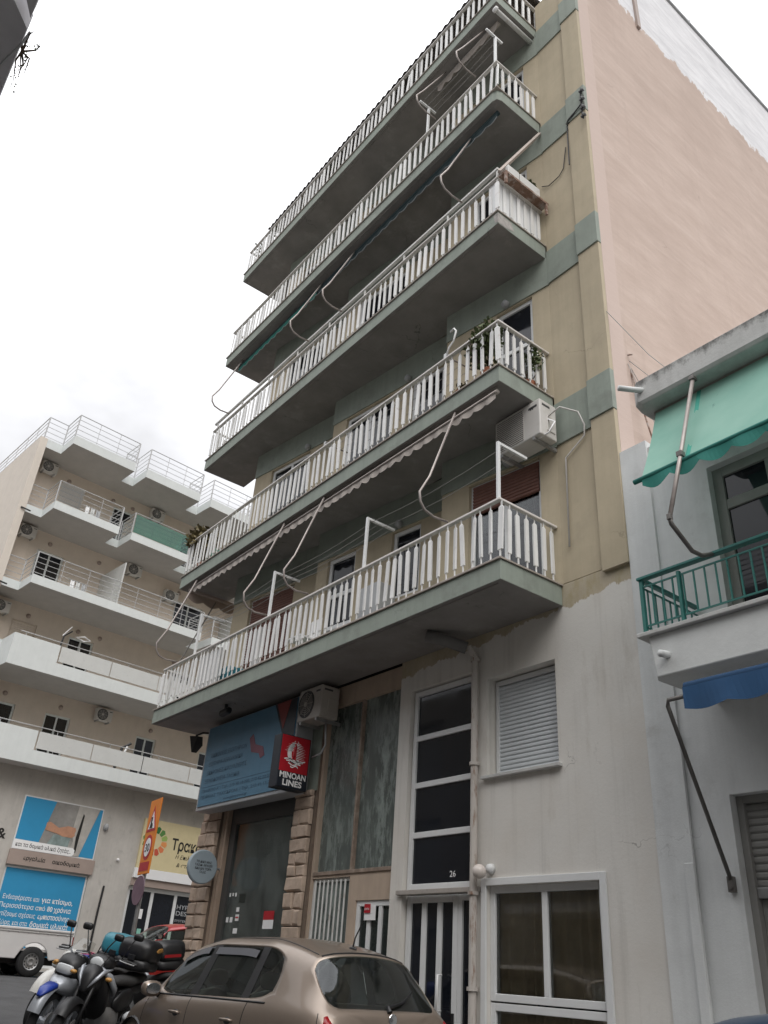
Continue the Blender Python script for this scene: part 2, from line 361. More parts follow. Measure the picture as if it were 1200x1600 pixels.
def side_pink():
    t = NT('plaster_pink_side'); p = t.pos()
    d = t.noise(t.pos((1, .55, 2.4), (.16, 0, 0)), 1.5, 8, .74)
    c = t.mix(t.ramp(d, .34, .66), (.475, .37, .315, 1), (.56, .45, .39, 1))
    d2 = t.noise(t.pos((1, .5, 6.5), (.22, 0, 0)), 1.2, 6, .76); c = t.mix(t.math('MULTIPLY', t.ramp(d2, .54, .74), .35), c, (.66, .57, .515, 1))
    c = t.mix(t.math('MULTIPLY', t.ramp(t.noise(p, .45, 7, .65), .46, .66), .5), c, (.42, .325, .275, 1))
    c = t.mix(t.math('MULTIPLY', t.ramp(t.noise(t.pos((1, 5, .25)), 1.1, 6, .7), .56, .74), .28), c, (.38, .29, .245, 1)); c = t.mix(t.math('MULTIPLY', t.cracks(.5, .004), .35), c, (.30, .22, .18, 1))
    y = t.sepz(1); z = t.sepz(2)
    st = t.math('LESS_THAN', y, .34); c = t.mix(t.math('MULTIPLY', st, .8), c, (.565, .455, .405, 1))
    e = t.math('MULTIPLY', t.noise(t.pos((1, 1.6, 1)), 1.5, 8, .7), 1.3)
    k = t.ramp(t.math('SUBTRACT', z, t.math('ADD', e, 18.95)), -.05, .06)
    k = t.math('MULTIPLY', k, t.math('GREATER_THAN', y, .95))
    wh = t.mix(t.ramp(t.noise(t.pos((1, .6, 3.2), (.2, 0, 0)), 1.6, 8, .76), .35, .65), (.62, .62, .64, 1), (.82, .82, .84, 1))
    c = t.mix(k, c, wh)
    t.l(c, t.b.inputs['Base Color']); t.b.inputs['Roughness'].default_value = .9; t.bump(d, .35, .02)
    return t.m
M_pinkwall = side_pink()
def dirty_glass():
    t = NT('stained_glass_panel'); k = t.noise(t.pos((7, 7, 2.0)), 1.2, 8, .78); q = t.noise(t.pos((3, 3, .5)), 1.0, 5, .6)
    f = t.math('MULTIPLY', t.ramp(k, .42, .66), t.ramp(q, .38, .60))
    c = t.mix(f, (.10, .118, .11, 1), (.38, .44, .41, 1)); t.l(c, t.b.inputs['Base Color'])
    t.l(t.math('ADD', t.math('MULTIPLY', f, .5), .18), t.b.inputs['Roughness']); return t.m
M_stain = dirty_glass()
def rusted_pipe():
    t = NT('flaking_downpipe'); k = t.ramp(t.noise(t.pos((8, 8, 1.6)), 1.6, 8, .75), .52, .64)
    c = t.mix(k, (.50, .465, .43, 1), (.24, .15, .105, 1)); t.l(c, t.b.inputs['Base Color']); t.b.inputs['Roughness'].default_value = .8
    t.bump(k, .4, .004); return t.m
M_downpipe = rusted_pipe()
def green_awning():
    t = NT('pale_green_canvas'); p = t.pos(); a = t.mix(t.ramp(t.noise(p, 1.3, 5), .3, .7), (.27, .515, .43, 1), (.40, .64, .545, 1))  # pale green cloth colour, mottled at random
    s = t.ramp(t.noise(p, 6.5, 7, .7), .67, .72); a = t.mix(t.math('MULTIPLY', s, .6), a, (.06, .15, .12, 1))
    d = t.n('ShaderNodeBsdfDiffuse'); tl = t.n('ShaderNodeBsdfTranslucent'); ms = t.n('ShaderNodeMixShader'); ms.inputs[0].default_value = .35
    t.l(a, d.inputs[0]); t.l(a, tl.inputs[0]); t.l(d.outputs[0], ms.inputs[1]); t.l(tl.outputs[0], ms.inputs[2]); t.l(ms.outputs[0], t.o.inputs[0]); return t.m
M_greenaw = green_awning()
M_blueaw = mat('blue_canvas', (.020, .075, .175), .85, var=.1, vs=2, bump=.15, bs=120)
def carpaint(name, col, metal=.55):
    t = NT(name); t.b.inputs['Metallic'].default_value = metal; t.b.inputs['Roughness'].default_value = .36; t.b.inputs['Coat Weight'].default_value = .5; t.b.inputs['Coat Roughness'].default_value = .05
    c = t.mix(t.noise(t.pos(), 3, 4), sc4(L4(col), .92), sc4(L4(col), 1.06)); t.l(c, t.b.inputs['Base Color'])
    t.l(t.math('ADD', t.math('MULTIPLY', t.noise(t.pos(), 9, 5), .18), .26), t.b.inputs['Roughness']); return t.m
M_champ = carpaint('champagne_paint', (.275, .222, .18)); M_redpaint = carpaint('red_paint', (.42, .012, .014), .1); M_bluepaint = carpaint('dark_blue_paint', (.02, .05, .10), .4)
M_whitepaint = carpaint('white_paint', (.68, .67, .66), 0.0)

# ------------------------------------------------------------------ ground (the street climbs towards the crossing)
def gz(x): return .038 * (6.2 - max(-20.0, min(20.0, x)))
def sheet(x0, x1, y0, y1, dz, thick=0.0, step=2.0):
    mb = MB(); xs = sorted(set([x0, x1] + [x for x in (-20.0, 20.0) if x0 < x < x1]))
    for a, b in zip(xs[:-1], xs[1:]):
        za, zb = gz(a) + dz, gz(b) + dz
        if thick: mb.hexa([(a, y0, za - thick), (b, y0, zb - thick), (b, y1, zb - thick), (a, y1, za - thick), (a, y0, za), (b, y0, zb), (b, y1, zb), (a, y1, za)])
        else: mb.add([(a, y0, za), (b, y0, zb), (b, y1, zb), (a, y1, za)], [(0, 1, 2, 3)])
    return mb
M_ground = mat('ground_earth', (.16, .15, .135), .95, var=.2, vs=.3)
setp(mk('ground', sheet(-900, 900, -900, 900, -.03), M_ground), kind='structure')
rd = sheet(-21.7, 60, -6.6, -.95, .004); rd.v += []
mb2 = sheet(-21.7, -10.4, -80, -6.6, .0041); rd.add(mb2.v, mb2.f); mb2 = sheet(-21.7, -10.4, -.95, 80, .0042); rd.add(mb2.v, mb2.f)
setp(mk('road', rd, M_asphalt), kind='structure')
pv = sheet(-10.28, 40, -.83, 14, .115, .3); mb2 = sheet(-10.28, 40, -14, -6.72, .115, .3); pv.add(mb2.v, mb2.f)
mb2 = sheet(-60, -21.82, -80, 80, .115, .3); pv.add(mb2.v, mb2.f)
setp(mk('pavement', pv, M_pave), kind='structure')
kb = sheet(-10.4, 40, -.95, -.83, .12, .3); mb2 = sheet(-10.4, -10.28, -.829, 14, .121, .3); kb.add(mb2.v, mb2.f); mb2 = sheet(-10.4, 40, -6.72, -6.6, .12, .3); kb.add(mb2.v, mb2.f)
mb2 = sheet(-21.82, -21.7, -80, 80, .12, .3); kb.add(mb2.v, mb2.f)
setp(mk('kerb', kb, M_kerb), kind='structure')

# ------------------------------------------------------------------ building pieces
F0 = Fr((0, 0), (1, 0))
def window(par, fr, s0, s1, h0, h1, d, n=1, fw=.06, fm=None, pm=None, rails=(), name='window', back=None, depth=.07):
    """framed glazing in an opening: frame is the part, each pane a sub-part"""
    fm = fm or M_wframe; pm = pm or M_pane; mb = MB()
    mb.fbox(fr, s0, s0 + fw, h0, h1, d - depth, d); mb.fbox(fr, s1 - fw, s1, h0, h1, d - depth, d)
    mb.fbox(fr, s0 + fw, s1 - fw, h0, h0 + fw, d - depth, d); mb.fbox(fr, s0 + fw, s1 - fw, h1 - fw, h1, d - depth, d)
    w_ = (s1 - s0 - 2 * fw - (n - 1) * fw) / n; hs = [h0 + fw] + [r for r in rails] + [h1 - fw]
    for i in range(1, n):
        x = s0 + fw + i * w_ + (i - 1) * fw; mb.fbox(fr, x, x + fw, h0 + fw, h1 - fw, d - depth, d - .004)
    for r in rails: mb.fbox(fr, s0 + fw, s1 - fw, r - fw * .5, r + fw * .5, d - depth + .002, d - .006)
    f = mk(name, mb, fm, par, bevel=.006)
    for i in range(n):
        x = s0 + fw + i * (w_ + fw)
        for a, b in zip(hs[:-1], hs[1:]):
            lo = a + (fw * .5 if a in rails else 0); hi = b - (fw * .5 if b in rails else 0)
            mk('pane', MB().fbox(fr, x - .005, x + w_ + .005, lo - .005, hi + .005, d - depth * .6, d - depth * .45), pm, f)
    if back: mk('curtain', curtain_mb(fr, s0, s1, h0, h1, d - depth - .06), back, f)
    return f
def curtain_mb(fr, s0, s1, h0, h1, d, amp=.03, wl=.16):
    mb = MB(); n = int((s1 - s0) / .02); b = 0
    for i in range(n + 1):
        s_ = s0 + (s1 - s0) * i / n; q = d + amp * math.sin(s_ * 6.283 / wl + 1.3 * math.sin(s_ * 9))
        mb.v += [tuple(fr.p(s_, h0, q)), tuple(fr.p(s_ + .01 * math.sin(s_ * 30), h1, q * 1.0))]
    for i in range(n): mb.face((2 * i, 2 * i + 2, 2 * i + 3, 2 * i + 1))
    return mb
def shutter_mb(fr, s0, s1, h0, h1, d, pitch=.052, tilt=0.0):
    mb = MB(); n = max(1, int((h1 - h0) / pitch)); p = (h1 - h0) / n
    for i in range(n):
        a = h0 + i * p; t0 = 0
        prof = [(a + .003, d), (a + p * .30, d + .010), (a + p * .70, d + .010), (a + p - .003, d)]
        for (ha, da), (hb, db) in zip(prof[:-1], prof[1:]):
            b = len(mb.v); mb.v += [tuple(fr.p(s0, ha, da)), tuple(fr.p(s1, ha, da)), tuple(fr.p(s1, hb + tilt * 0, db)), tuple(fr.p(s0, hb, db))]; mb.face((b, b + 1, b + 2, b + 3))
    mb.fbox(fr, s0, s1, h0, h1, d - .03, d - .006)
    return mb

# ================================================================== MAIN BUILDING
ZB = [None, 5.73, 8.73, 11.86, 15.08, 18.12]; TH = .27; XL, XR, DEP = -9.86, 0.0, 1.106
main = thing('apartment_building', 'tan and green apartment block with five long white-railed balconies and pink side wall', 'building', (-4, 0, gz(-4)))
# ---- ground floor walls
g = walls(MB(), F0, -3.17, 1.04, -.1, 6.02, -.28, 0, [(-2.92, -1.58, .3, 5.24), (-1.34, -.17, 3.80, 5.08), (-1.34, .32, .55, 2.56)])
mk('wall', g, M_grey, main, label='dirty white ground floor wall with ragged tan paint edge')
g = walls(MB(), F0, -5.22, -3.171, .1, 5.73, -.30, -.07, [(-5.15, -3.24, 2.88, 5.40), (-5.17, -4.20, .95, 2.79), (-4.02, -3.19, .45, 2.47)])
mk('wall', g, mat('plaster_peach', (.46, .365, .285), .85, var=.08, streak=.25, dirt=((.30, .22, .16), .4, 2.5, .55), bump=.3), main)
# stained glass panels above the gate
mk('glass_panel', MB().fbox(F0, -5.15, -4.235, 2.88, 5.40, -.16, -.14), M_stain, main); mk('glass_panel', MB().fbox(F0, -4.195, -3.24, 2.88, 5.40, -.16, -.14), M_stain, main)
p = MB(); p.fbox(F0, -4.235, -4.195, 2.88, 5.40, -.17, -.075); p.fbox(F0, -5.15, -3.24, 2.83, 2.88, -.17, -.05)
mk('panel_frame', p, mat('rusty_frame', (.28, .215, .17), .8, var=.35, vs=7, dirt=((.40, .34, .28), .6, 7, .5)), main, bevel=.004)
# barred window
wn = window(main, F0, -5.17, -4.20, .95, 2.79, -.10, 1, .05, M_dirtywhite, M_stain)
for i in range(8):
    x = -5.06 + i * .108; mk('bar', MB().cyl(F0.p(x, .98, -.072), F0.p(x, 2.76, -.072), .014, n=6), M_dirtywhite, wn)
# narrow gate door
gd = window(main, F0, -4.02, -3.19, .45, 2.47, -.09, 3, .075, M_wframe, M_panegreen, name='door', rails=(.95,))
mk('notice', MB().fbox(F0, -3.80, -3.56, 2.22, 2.40, -.085, -.07), M_signwhite, gd); mk('notice', MB().fbox(F0, -3.79, -3.66, 2.31, 2.42, -.066, -.058), M_red, gd)
tx = text_mb('ΕΝΟΙΚ', F0.p(-3.782, 2.345, -.058), (1, 0, 0), (0, 0, 1), .035, .11); mk('lettering', tx, M_signwhite, gd)
# entrance: tall stair glazing over the door
st = MB(); ex0, ex1 = -2.90, -1.60
sw = window(main, F0, ex0, ex1, 2.56, 5.22, -.06, 1, .075, M_wframe, M_pane, rails=(3.235, 3.885, 4.535))
mk('house_number', text_mb('26', F0.p(-2.10, 2.70, -.095), (1, 0, 0), (0, 0, 1), .10, .11, bold=.01, depth=.004), M_signwhite, sw)
mk('ledge', MB().fbox(F0, -2.99, -1.44, 2.50, 2.555, -.05, .05), mat('steel_ledge', (.36, .33, .30), .6, var=.2, vs=9, dirt=((.2, .12, .08), .5, 9, .55)), main, bevel=.005)
dd = window(main, F0, -2.90, -1.93, .35, 2.498, -.08, 3, .085, M_wframe, M_pane, name='door'); window(main, F0, -1.925, -1.60, .35, 2.498, -.085, 1, .07, M_wframe, M_pane)
h = MB(); h.tube([F0.p(-2.17, 1.25, -.06), F0.p(-2.17, 1.25, .0), F0.p(-2.17, 1.62, .0), F0.p(-2.17, 1.62, -.06)], .014, 8); mk('handle', h, M_signwhite, dd, smooth=True)
mk('lock', MB().fbox(F0, -1.99, -1.96, 1.12, 1.24, -.08, -.06), M_black, dd)
mk('threshold', MB().fbox(F0, -2.92, -1.58, .15, .35, -.28, .06), M_kerb, main)
# flaking downpipe with elbow, between the glazing and the shuttered window
dp = MB(); dp.tube([(-1.90, -.62, 5.66), (-1.72, -.42, 5.60), (-1.56, -.18, 5.52)], .085, 12); mk('drain_elbow', dp, mat('drain_grey', (.15, .145, .14), .7, var=.15), main, smooth=True)
dp = MB(); dp.tube([(-1.555, -.14, 5.55), (-1.50, -.075, 5.40), (-1.50, -.07, 3.0), (-1.50, -.07, .35)], .046, 12)
for zz in (5.36, 3.98, 2.48, 1.5): dp.lathe((-1.50, -.07, zz), (0, 0, 1), [(.052, -.02), (.066, -.02), (.066, .02), (.052, .02)], 12)
mk('downpipe', dp, M_downpipe, main, smooth=False)
# shuttered window
wi = MB(); wi.fbox(F0, -1.32, -1.27, 3.84, 5.06, -.20, -.14); wi.fbox(F0, -.22, -.19, 3.84, 5.06, -.20, -.14); wi.fbox(F0, -1.27, -.22, 5.0, 5.06, -.20, -.135)
wi = mk('window', wi, M_wframe, main, bevel=.004); mk('roller_shutter', shutter_mb(F0, -1.27, -.22, 3.85, 4.99, -.165), M_wshut, wi)
mk('sill', MB().fbox(F0, -1.40, -.12, 3.775, 3.815, -.25, .07), M_nconc, wi, bevel=.006)
# ground window with curtains
w2 = window(main, F0, -1.34, .32, 1.40, 2.56, -.05, 2, .075, M_wframe, M_glass, back=M_curtain); window(main, F0, -1.34, .32, .55, 1.385, -.055, 1, .075, M_wframe, M_glass, back=M_curtain)
mk('window_surround', walls(MB(), F0, -1.42, .40, .48, 2.64, .001, .028, [(-1.34, .32, .55, 2.56)]), M_wframe, w2, bevel=.005)
mk('dark_backing', walls(MB(), F0, -1.6, .6, .3, 2.9, -1.2, -1.1), M_dark, main)
# ---- stone pillars of the shop, each stone a piece
def pillar(x0, x1, z0, z1):
    core = mk('stone_pillar', MB().fbox(F0, x0 + .02, x1 - .02, z0, z1, -.35, .0), M_mortar, main); z = z0; row = 0
    while z < z1 - .05:
        hh = min(random.uniform(.17, .25), z1 - z); n = 1 if (row % 3 == 1 and x1 - x0 < .6) else 2; cut = [x0] + ([x0 + (x1 - x0) * random.uniform(.36, .64)] if n == 2 else []) + [x1]
        for a, b in zip(cut[:-1], cut[1:]):
            e = random.uniform(.035, .075); q = lambda: random.uniform(-.011, .011); A, B, C, D = a + .007, b - .007, z + .007, z + hh - .007
            mb = MB(); P = F0.p; r_ = .022
            ring0 = [P(A + q(), C + q(), -.02), P(B + q(), C + q(), -.02), P(B + q(), D + q(), -.02), P(A + q(), D + q(), -.02)]
            ring1 = [P(A + q(), C + q(), e - .02), P(B + q(), C + q(), e - .02), P(B + q(), D + q(), e - .02), P(A + q(), D + q(), e - .02)]
            ring2 = [P(A + r_ + q(), C + r_ + q(), e + q()), P(B - r_ + q(), C + r_ + q(), e + q()), P(B - r_ + q(), D - r_ + q(), e + q()), P(A + r_ + q(), D - r_ + q(), e + q())]
            fs = [(8, 9, 10, 11), (3, 2, 1, 0)]
            for k in range(4): fs += [(k, (k + 1) % 4, 4 + (k + 1) % 4, 4 + k), (4 + k, 4 + (k + 1) % 4, 8 + (k + 1) % 4, 8 + k)]
            mk('stone', mb.add(ring0 + ring1 + ring2, fs), M_stone, core)
        z += hh; row += 1
    # returned side face of the pillar
    return core
pillar(-5.76, -5.27, .45, 4.12); pillar(-9.0, -8.36, .5, 4.12)
M_wood = mat('door_wood', (.33, .25, .19), .6, var=.12, vs=5)
sh = MB(); sh.fbox(F0, -8.355, -8.26, .6, 4.1, -.2, -.06); sh.fbox(F0, -8.20, -8.12, .6, 4.1, -.2, -.04); sh.fbox(F0, -8.26, -8.20, .6, 4.1, -.2, -.10)
mk('door_jamb', sh, M_wood, main, bevel=.006)
sg = mk('shop_window', walls(MB(), F0, -8.12, -5.77, .62, 4.1, -.20, -.12, [(-7.92, -5.83, .75, 3.82)]), mat('shop_frame', (.06, .06, .058), .5, var=.1), main)
mk('pane', MB().fbox(F0, -7.93, -5.82, .74, 3.83, -.165, -.157), M_shopglass, sg)
rm = MB(); rm.box(-8.6, -5.5, 3.2, 3.3, .5, 4.2); rm.box(-8.7, -8.6, .3, 3.3, .5, 4.2); rm.box(-5.5, -5.4, .3, 3.3, .5, 4.2); rm.box(-8.7, -5.4, .3, 3.3, 4.1, 4.2); rm.box(-8.7, -5.4, .3, 3.3, .5, .62)
mk('shop_interior', rm, M_room, main)
sx = [(-7.86, 2.62, .05, .06), (-7.76, 2.63, .05, .05), (-7.66, 2.62, .05, .06), (-7.86, 2.22, .08, .08), (-7.73, 2.22, .09, .08), (-7.55, 2.24, .12, .10), (-7.55, 2.38, .10, .07), (-7.57, 2.05, .14, .08)]
for (a, b, c, d) in sx: mk('sticker', MB().fbox(F0, a, a + c, b, b + d, -.154, -.152), M_signwhite, sg)
mk('sticker', MB().fbox(F0, -7.50, -7.30, 2.52, 2.66, -.154, -.152), M_panegreen, sg); mk('sticker', MB().fbox(F0, -7.54, -7.44, 2.28, 2.305, -.1515, -.150), M_red, sg)
mk('poster', MB().fbox(F0, -6.62, -6.30, 2.25, 2.38, -.154, -.152), M_red, sg); mk('poster', MB().fbox(F0, -6.62, -6.30, 2.12, 2.249, -.154, -.152), M_signwhite, sg)
mk('poster', MB().prism([F0.p(-6.22, 1.2, -.20), F0.p(-5.88, 1.2, -.20), F0.p(-5.90, 2.45, -.20), F0.p(-6.05, 3.35, -.20), F0.p(-6.13, 2.45, -.20)], (0, .004, 0)), mat('teal_banner', (.05, .22, .27), .6, var=.1), sg)
cz = MB(); cz.loft([(-7.35, .75, 1.15, .03, .03), (-7.25, .75, 1.18, .09, .24), (-7.0, .75, 1.20, .11, .30), (-6.75, .75, 1.18, .09, .24), (-6.65, .75, 1.15, .03, .03)], 14)
mk('office_chair', cz, M_black, None, smooth=True, org=(-7, .75, .62), label='dark office chair back seen through the shop window', cat='chair')
dk = MB(); dk.box(-6.6, -5.75, .45, .95, .62, 1.32); mk('counter', dk, mat('pale_counter', (.42, .47, .45), .6, var=.06), None, org=(-6.2, .7, .62), bevel=.01, label='pale counter inside the shop beside the teal banner', cat='counter')
# core beam above the shop front, behind the hoarding
mk('beam', MB().fbox(F0, -9.0, -5.225, 4.101, 5.73, -.3, -.01), M_band, main)
mk('wall', MB().fbox(F0, -5.27, -5.22, .3, 5.73, -.3, -.03), M_mortar, main)
# closing walls: left flank, right flank (pink), rear
lf = MB(); lf.box(-9.0, -8.75, .31, 14, .3, 18.3); mk('wall', lf, M_tan, main, label='tan left flank wall')
pk = MB(); pk.add([(1.046, .03, .3), (1.046, 14, .3), (1.046, 14, 22.62), (1.046, 3.0, 22.42), (1.046, 1.1, 22.36), (1.046, 1.1, 19.35), (1.046, .03, 19.25), (.75, .03, .3), (.75, 14, .3), (.75, 14, 22.62), (.75, 3.0, 22.42), (.75, 1.1, 22.36), (.75, 1.1, 19.35), (.75, .03, 19.25)],
       [(0, 1, 2, 3, 4, 5, 6), (13, 12, 11, 10, 9, 8, 7)] + [(i, i + 7, (i + 1) % 7 + 7, (i + 1) % 7) for i in range(7)])
mk('side_wall', pk, M_pinkwall, main, label='pink brushed side wall with white paint along the top')
cp = MB(); cp.prism([(1.09, 1.05, 22.37), (1.09, 3.0, 22.43), (1.09, 14, 22.63), (1.09, 14, 22.72), (1.09, 3.0, 22.52), (1.09, 1.05, 22.46)], (-.4, 0, 0)); mk('coping', cp, M_signgrey, main)
cp = MB(); cp.prism([(1.08, -.03, 19.25), (1.08, 1.1, 19.36), (1.08, 1.1, 19.42), (1.08, -.03, 19.31)], (-.4, 0, 0)); mk('coping', cp, M_signgrey, main)
mk('wall_pipe', MB().box(1.05, 1.10, 2.03, 2.14, 19.45, 22.3), M_taupe, main)
rr = MB(); rr.box(-9.0, .75, 13.8, 14, .3, 22.0); rr.box(-8.75, .745, .2, 13.8, 18.4, 18.6); mk('rear_wall', rr, M_tan, main)
ph = MB(); walls(ph, Fr((0, 2.2), (1, 0)), -7.6, .745, 18.6, 22.2, -.3, 0, [(-6.5, -4.5, 18.6, 20.9), (-3.2, -1.2, 18.6, 20.9)]); ph.box(-7.6, -7.3, 2.5, 13.8, 18.6, 22.2); ph.box(-7.7, .744, 1.9, 13.8, 22.2, 22.4)
mk('penthouse_wall', ph, M_tan, main)
mk('dark_liner', MB().box(-8.6, .7, 1.6, 1.7, 5.8, 18.3), M_dark, main)

# ---- upper storeys: stepped wall bays, green bands, right-hand pilaster
BAYS = [((-2.07, -.27), (.02, 0)), ((-5.47, -.30), (-2.02, .08)), ((-8.40, -.42), (-5.42, -.02))]
for k in range(1, 5):
    z0 = ZB[k] + TH; z1 = ZB[k + 1]
    mk('wall', walls(MB(), F0, .018, .67, ZB[k] + (.30 if k == 1 else TH), z1 + .14 if k == 4 else z1 + TH, -.28, -.002), M_tan, main)
    lay = [[(-1.53, -.25, 'sh', 2.30)], [(.30, 1.05, 'dr', 2.25), (1.95, 2.62, 'wi', 2.25)], [(.55, 1.95, 'br', 2.25)]]
    if k == 2: lay = [[(-.99, -.28, 'dr', 2.38)], [(.4, 1.7, 'wi', 2.25), (2.2, 3.0, 'dr', 2.25)], [(.6, 1.9, 'wi', 2.2)]]
    if k >= 3: lay = [[(-1.5, -.3, 'dr', 2.3)], [(.4, 1.9, 'dr', 2.25)], [(.6, 1.9, 'dr', 2.2)]]
    for bi, (pl, pr) in enumerate(BAYS):
        fr = Fr(pl, (pr[0] - pl[0], pr[1] - pl[1])); ln = math.hypot(pr[0] - pl[0], pr[1] - pl[1]); holes = []; specs = []
        for (a, b, kind, hh) in lay[bi]:
            if bi == 0: a, b = a + 2.07, b + 2.07
            hh = z1 - z0 - .63; lo = z0 + (.0 if kind != 'wi' else .85); holes.append((a, b, lo, z0 + hh)); specs.append((a, b, lo, z0 + hh, kind))
        mk('wall', walls(MB(), fr, 0, ln, z0, z1, -.22, 0, holes), M_tan, main)
        mk('return_wall', MB().fbox(fr, 0, .2, z0, z1, -.75, -.221), M_tan, main)
        bh = .60
        mk('band', MB().fbox(fr, -.004, ln + (0 if bi else .02), z1 - bh, z1 - .002, .001, .022), M_band, main)
        for (a, b, lo, hi, kind) in specs:
            if kind == 'sh':
                wv = window(main, fr, a, b, lo, hi, -.06, 2, .07, M_wframe, M_glass, back=M_purple, name='balcony_door')
                mb = shutter_mb(fr, a + .05, b - .05, hi - .52, hi - .03, -.045); mk('roller_shutter', mb, M_brown, wv, label='half lowered brown roller shutter')
            elif kind == 'br':
                wv = window(main, fr, a, b, lo, hi, -.06, 1, .07, M_wframe, M_pane, name='balcony_door'); mk('roller_shutter', shutter_mb(fr, a + .05, b - .05, lo + .02, hi - .03, -.045), M_brown, wv)
            elif kind == 'dr':
                wv = window(main, fr, a, b, lo, hi, -.05, 2 if b - a > 1 else 1, .075, M_wframe, M_pane, rails=(lo + .75, lo + 1.35), name='balcony_door')
            else:
                wv = window(main, fr, a, b, lo, hi, -.05, 2 if b - a > 1 else 1, .07, M_wframe, M_pane)
        mk('ceiling_lamp', MB().lathe(fr.p(ln * .62, z1 - .55, .03), fr.n, [(0, .10), (.06, .08), (.07, .0), (.0, -.01)], 12), M_signgrey, main, smooth=True)
for k in range(2, 6):
    zc = ZB[k]
    mk('band', MB().fbox(F0, .021, .661, zc - .58, zc + .13, .0, .024), M_band, main, bevel=.004)
    mk('pilaster_block', MB().fbox(F0, .662, 1.062, zc - .50, zc + .16, -.01, .078), M_band, main, bevel=.004)
    lo = (5.97 if k == 2 else ZB[k - 1] + .161); mk('pilaster', MB().fbox(F0, .67, 1.052, lo, zc - .501, -.02, .055), M_tan, main, bevel=.004)
mk('pilaster', MB().fbox(F0, .67, 1.052, 18.281, 19.25, -.02, .055), M_tan, main)
mk('parapet', MB().fbox(F0, .018, .67, 18.25, 19.2, -.28, -.002), M_tan, main)

# ---- balconies: slab, rails, every baluster
def baluster_mesh():
    mb = MB(); mb.box(-.031, .031, -.012, .012, .14, .74); mb.add([(-.031, -.012, .74), (.031, -.012, .74), (.031, .012, .74), (-.031, .012, .74), (0, 0, .785)], [(0, 1, 4), (1, 2, 4), (2, 3, 4), (3, 0, 4)])
    mb.box(-.008, .008, -.008, .008, .03, .14); mb.box(-.007, .007, -.007, .007, .77, .86)
    me = mb.mesh('baluster'); me.materials.append(M_white); return me
BAL = baluster_mesh()
def balcony(k):
    zb = ZB[k]; zt = zb + TH; hr = zb + 1.155; mb = MB(); yb = -.003 if k < 5 else .2
    c1 = .10
    if k == 4: ring = [(XL, -DEP + .0), (XR - .12, -DEP), (XR - .03, -DEP + .03), (XR, -DEP + .12), (XR, yb), (XL, yb)]
    else: ring = [(XL, -DEP), (XR, -DEP), (XR, yb), (XL, yb)]
    n = len(ring); mb.v = [(x, y, zb) for x, y in ring] + [(x, y, zt) for x, y in ring]
    mb.cur = 1; mb.face(range(n - 1, -1, -1)); mb.cur = 0; mb.face(range(n, 2 * n))
    for i in range(n): mb.face((i, (i + 1) % n, n + (i + 1) % n, n + i))
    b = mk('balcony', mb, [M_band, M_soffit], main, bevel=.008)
    lip = MB(); lip.box(XL - .02, XR + .02, -DEP - .025, -DEP + .12, zt + .001, zt + .022); lip.box(XR - .10, XR + .021, -DEP + .121, yb - .002, zt + .001, zt + .022); mk('drip_edge', lip, mat('drip_edge_%d' % k, (.33, .29, .255), .8, var=.2, vs=6), b)
    drip = MB(); drip.box(XL + .1, XR - .1, -DEP + .06, -DEP + .075, zb - .012, zb - .001); mk('drip_groove', drip, M_soffit, b)
    yf = -DEP + .045; xr = XR - .05; xl = XL + .06
    r = MB(); r.box(xl - .03, xr + .03, yf - .034, yf + .034, hr - .035, hr); r.box(xr - .034, xr + .031, yf + .035, yb - .01, hr - .036, hr - .001)
    r.box(xl - .031, xl + .034, yf + .035, yb + .0, hr - .036, hr - .001)
    mk('handrail', r, M_rail, b, bevel=.008)
    r = MB(); r.box(xl, xr, yf - .011, yf + .011, zt + .045, zt + .067); r.box(xr - .011, xr + .011, yf + .012, yb, zt + .046, zt + .066); r.box(xl - .011, xl + .011, yf + .012, yb, zt + .046, zt + .066)
    mk('bottom_rail', r, M_dirtywhite, b)
    nb = 60; s_ = (hr - .02 - zt - .03) / .84
    for i in range(nb + 1):
        x = xr + (xl - xr) * i / nb
        big = (i == 0 or i == nb)
        inst('baluster', BAL, b, (x, yf, zt + .02), rot=(random.uniform(-.02, .02), random.uniform(-.03, .03) * (3 if random.random() < .06 else 1), random.uniform(-.35, .35)), scale=(1.25 if big else 1, 1, s_))
    for i in range(1, 7):
        y = yf + (yb - yf) * i / 6.6; inst('baluster', BAL, b, (xr, y, zt + .02), rot=(random.uniform(-.02, .02), 0, math.pi / 2 + random.uniform(-.2, .2)), scale=(1, 1, s_))
        if i < 6: inst('baluster', BAL, b, (xl, y, zt + .02), rot=(0, 0, math.pi / 2), scale=(1, 1, s_))
    return b
BALC = {k: balcony(k) for k in range(1, 6)}
# spalled concrete corner on the third balcony
sp = MB(); sp.add([(XR - .10, -DEP - .004, ZB[3] + TH - .03), (XR + .004, -DEP - .004, ZB[3] + TH - .03), (XR + .004, -DEP - .004, ZB[3] + .02), (XR - .06, -DEP - .004, ZB[3] + .05), (XR + .004, -DEP + .30, ZB[3] + TH - .05), (XR + .004, -DEP + .36, ZB[3] + .07), (XR + .004, -DEP + .16, ZB[3] + .01)],
    [(0, 1, 2, 3), (1, 4, 5, 6, 2)]); mk('bare_patch', sp, mat('bare_concrete', (.36, .34, .32), .95, var=.25, vs=14, bump=.8, bs=40), BALC[3])
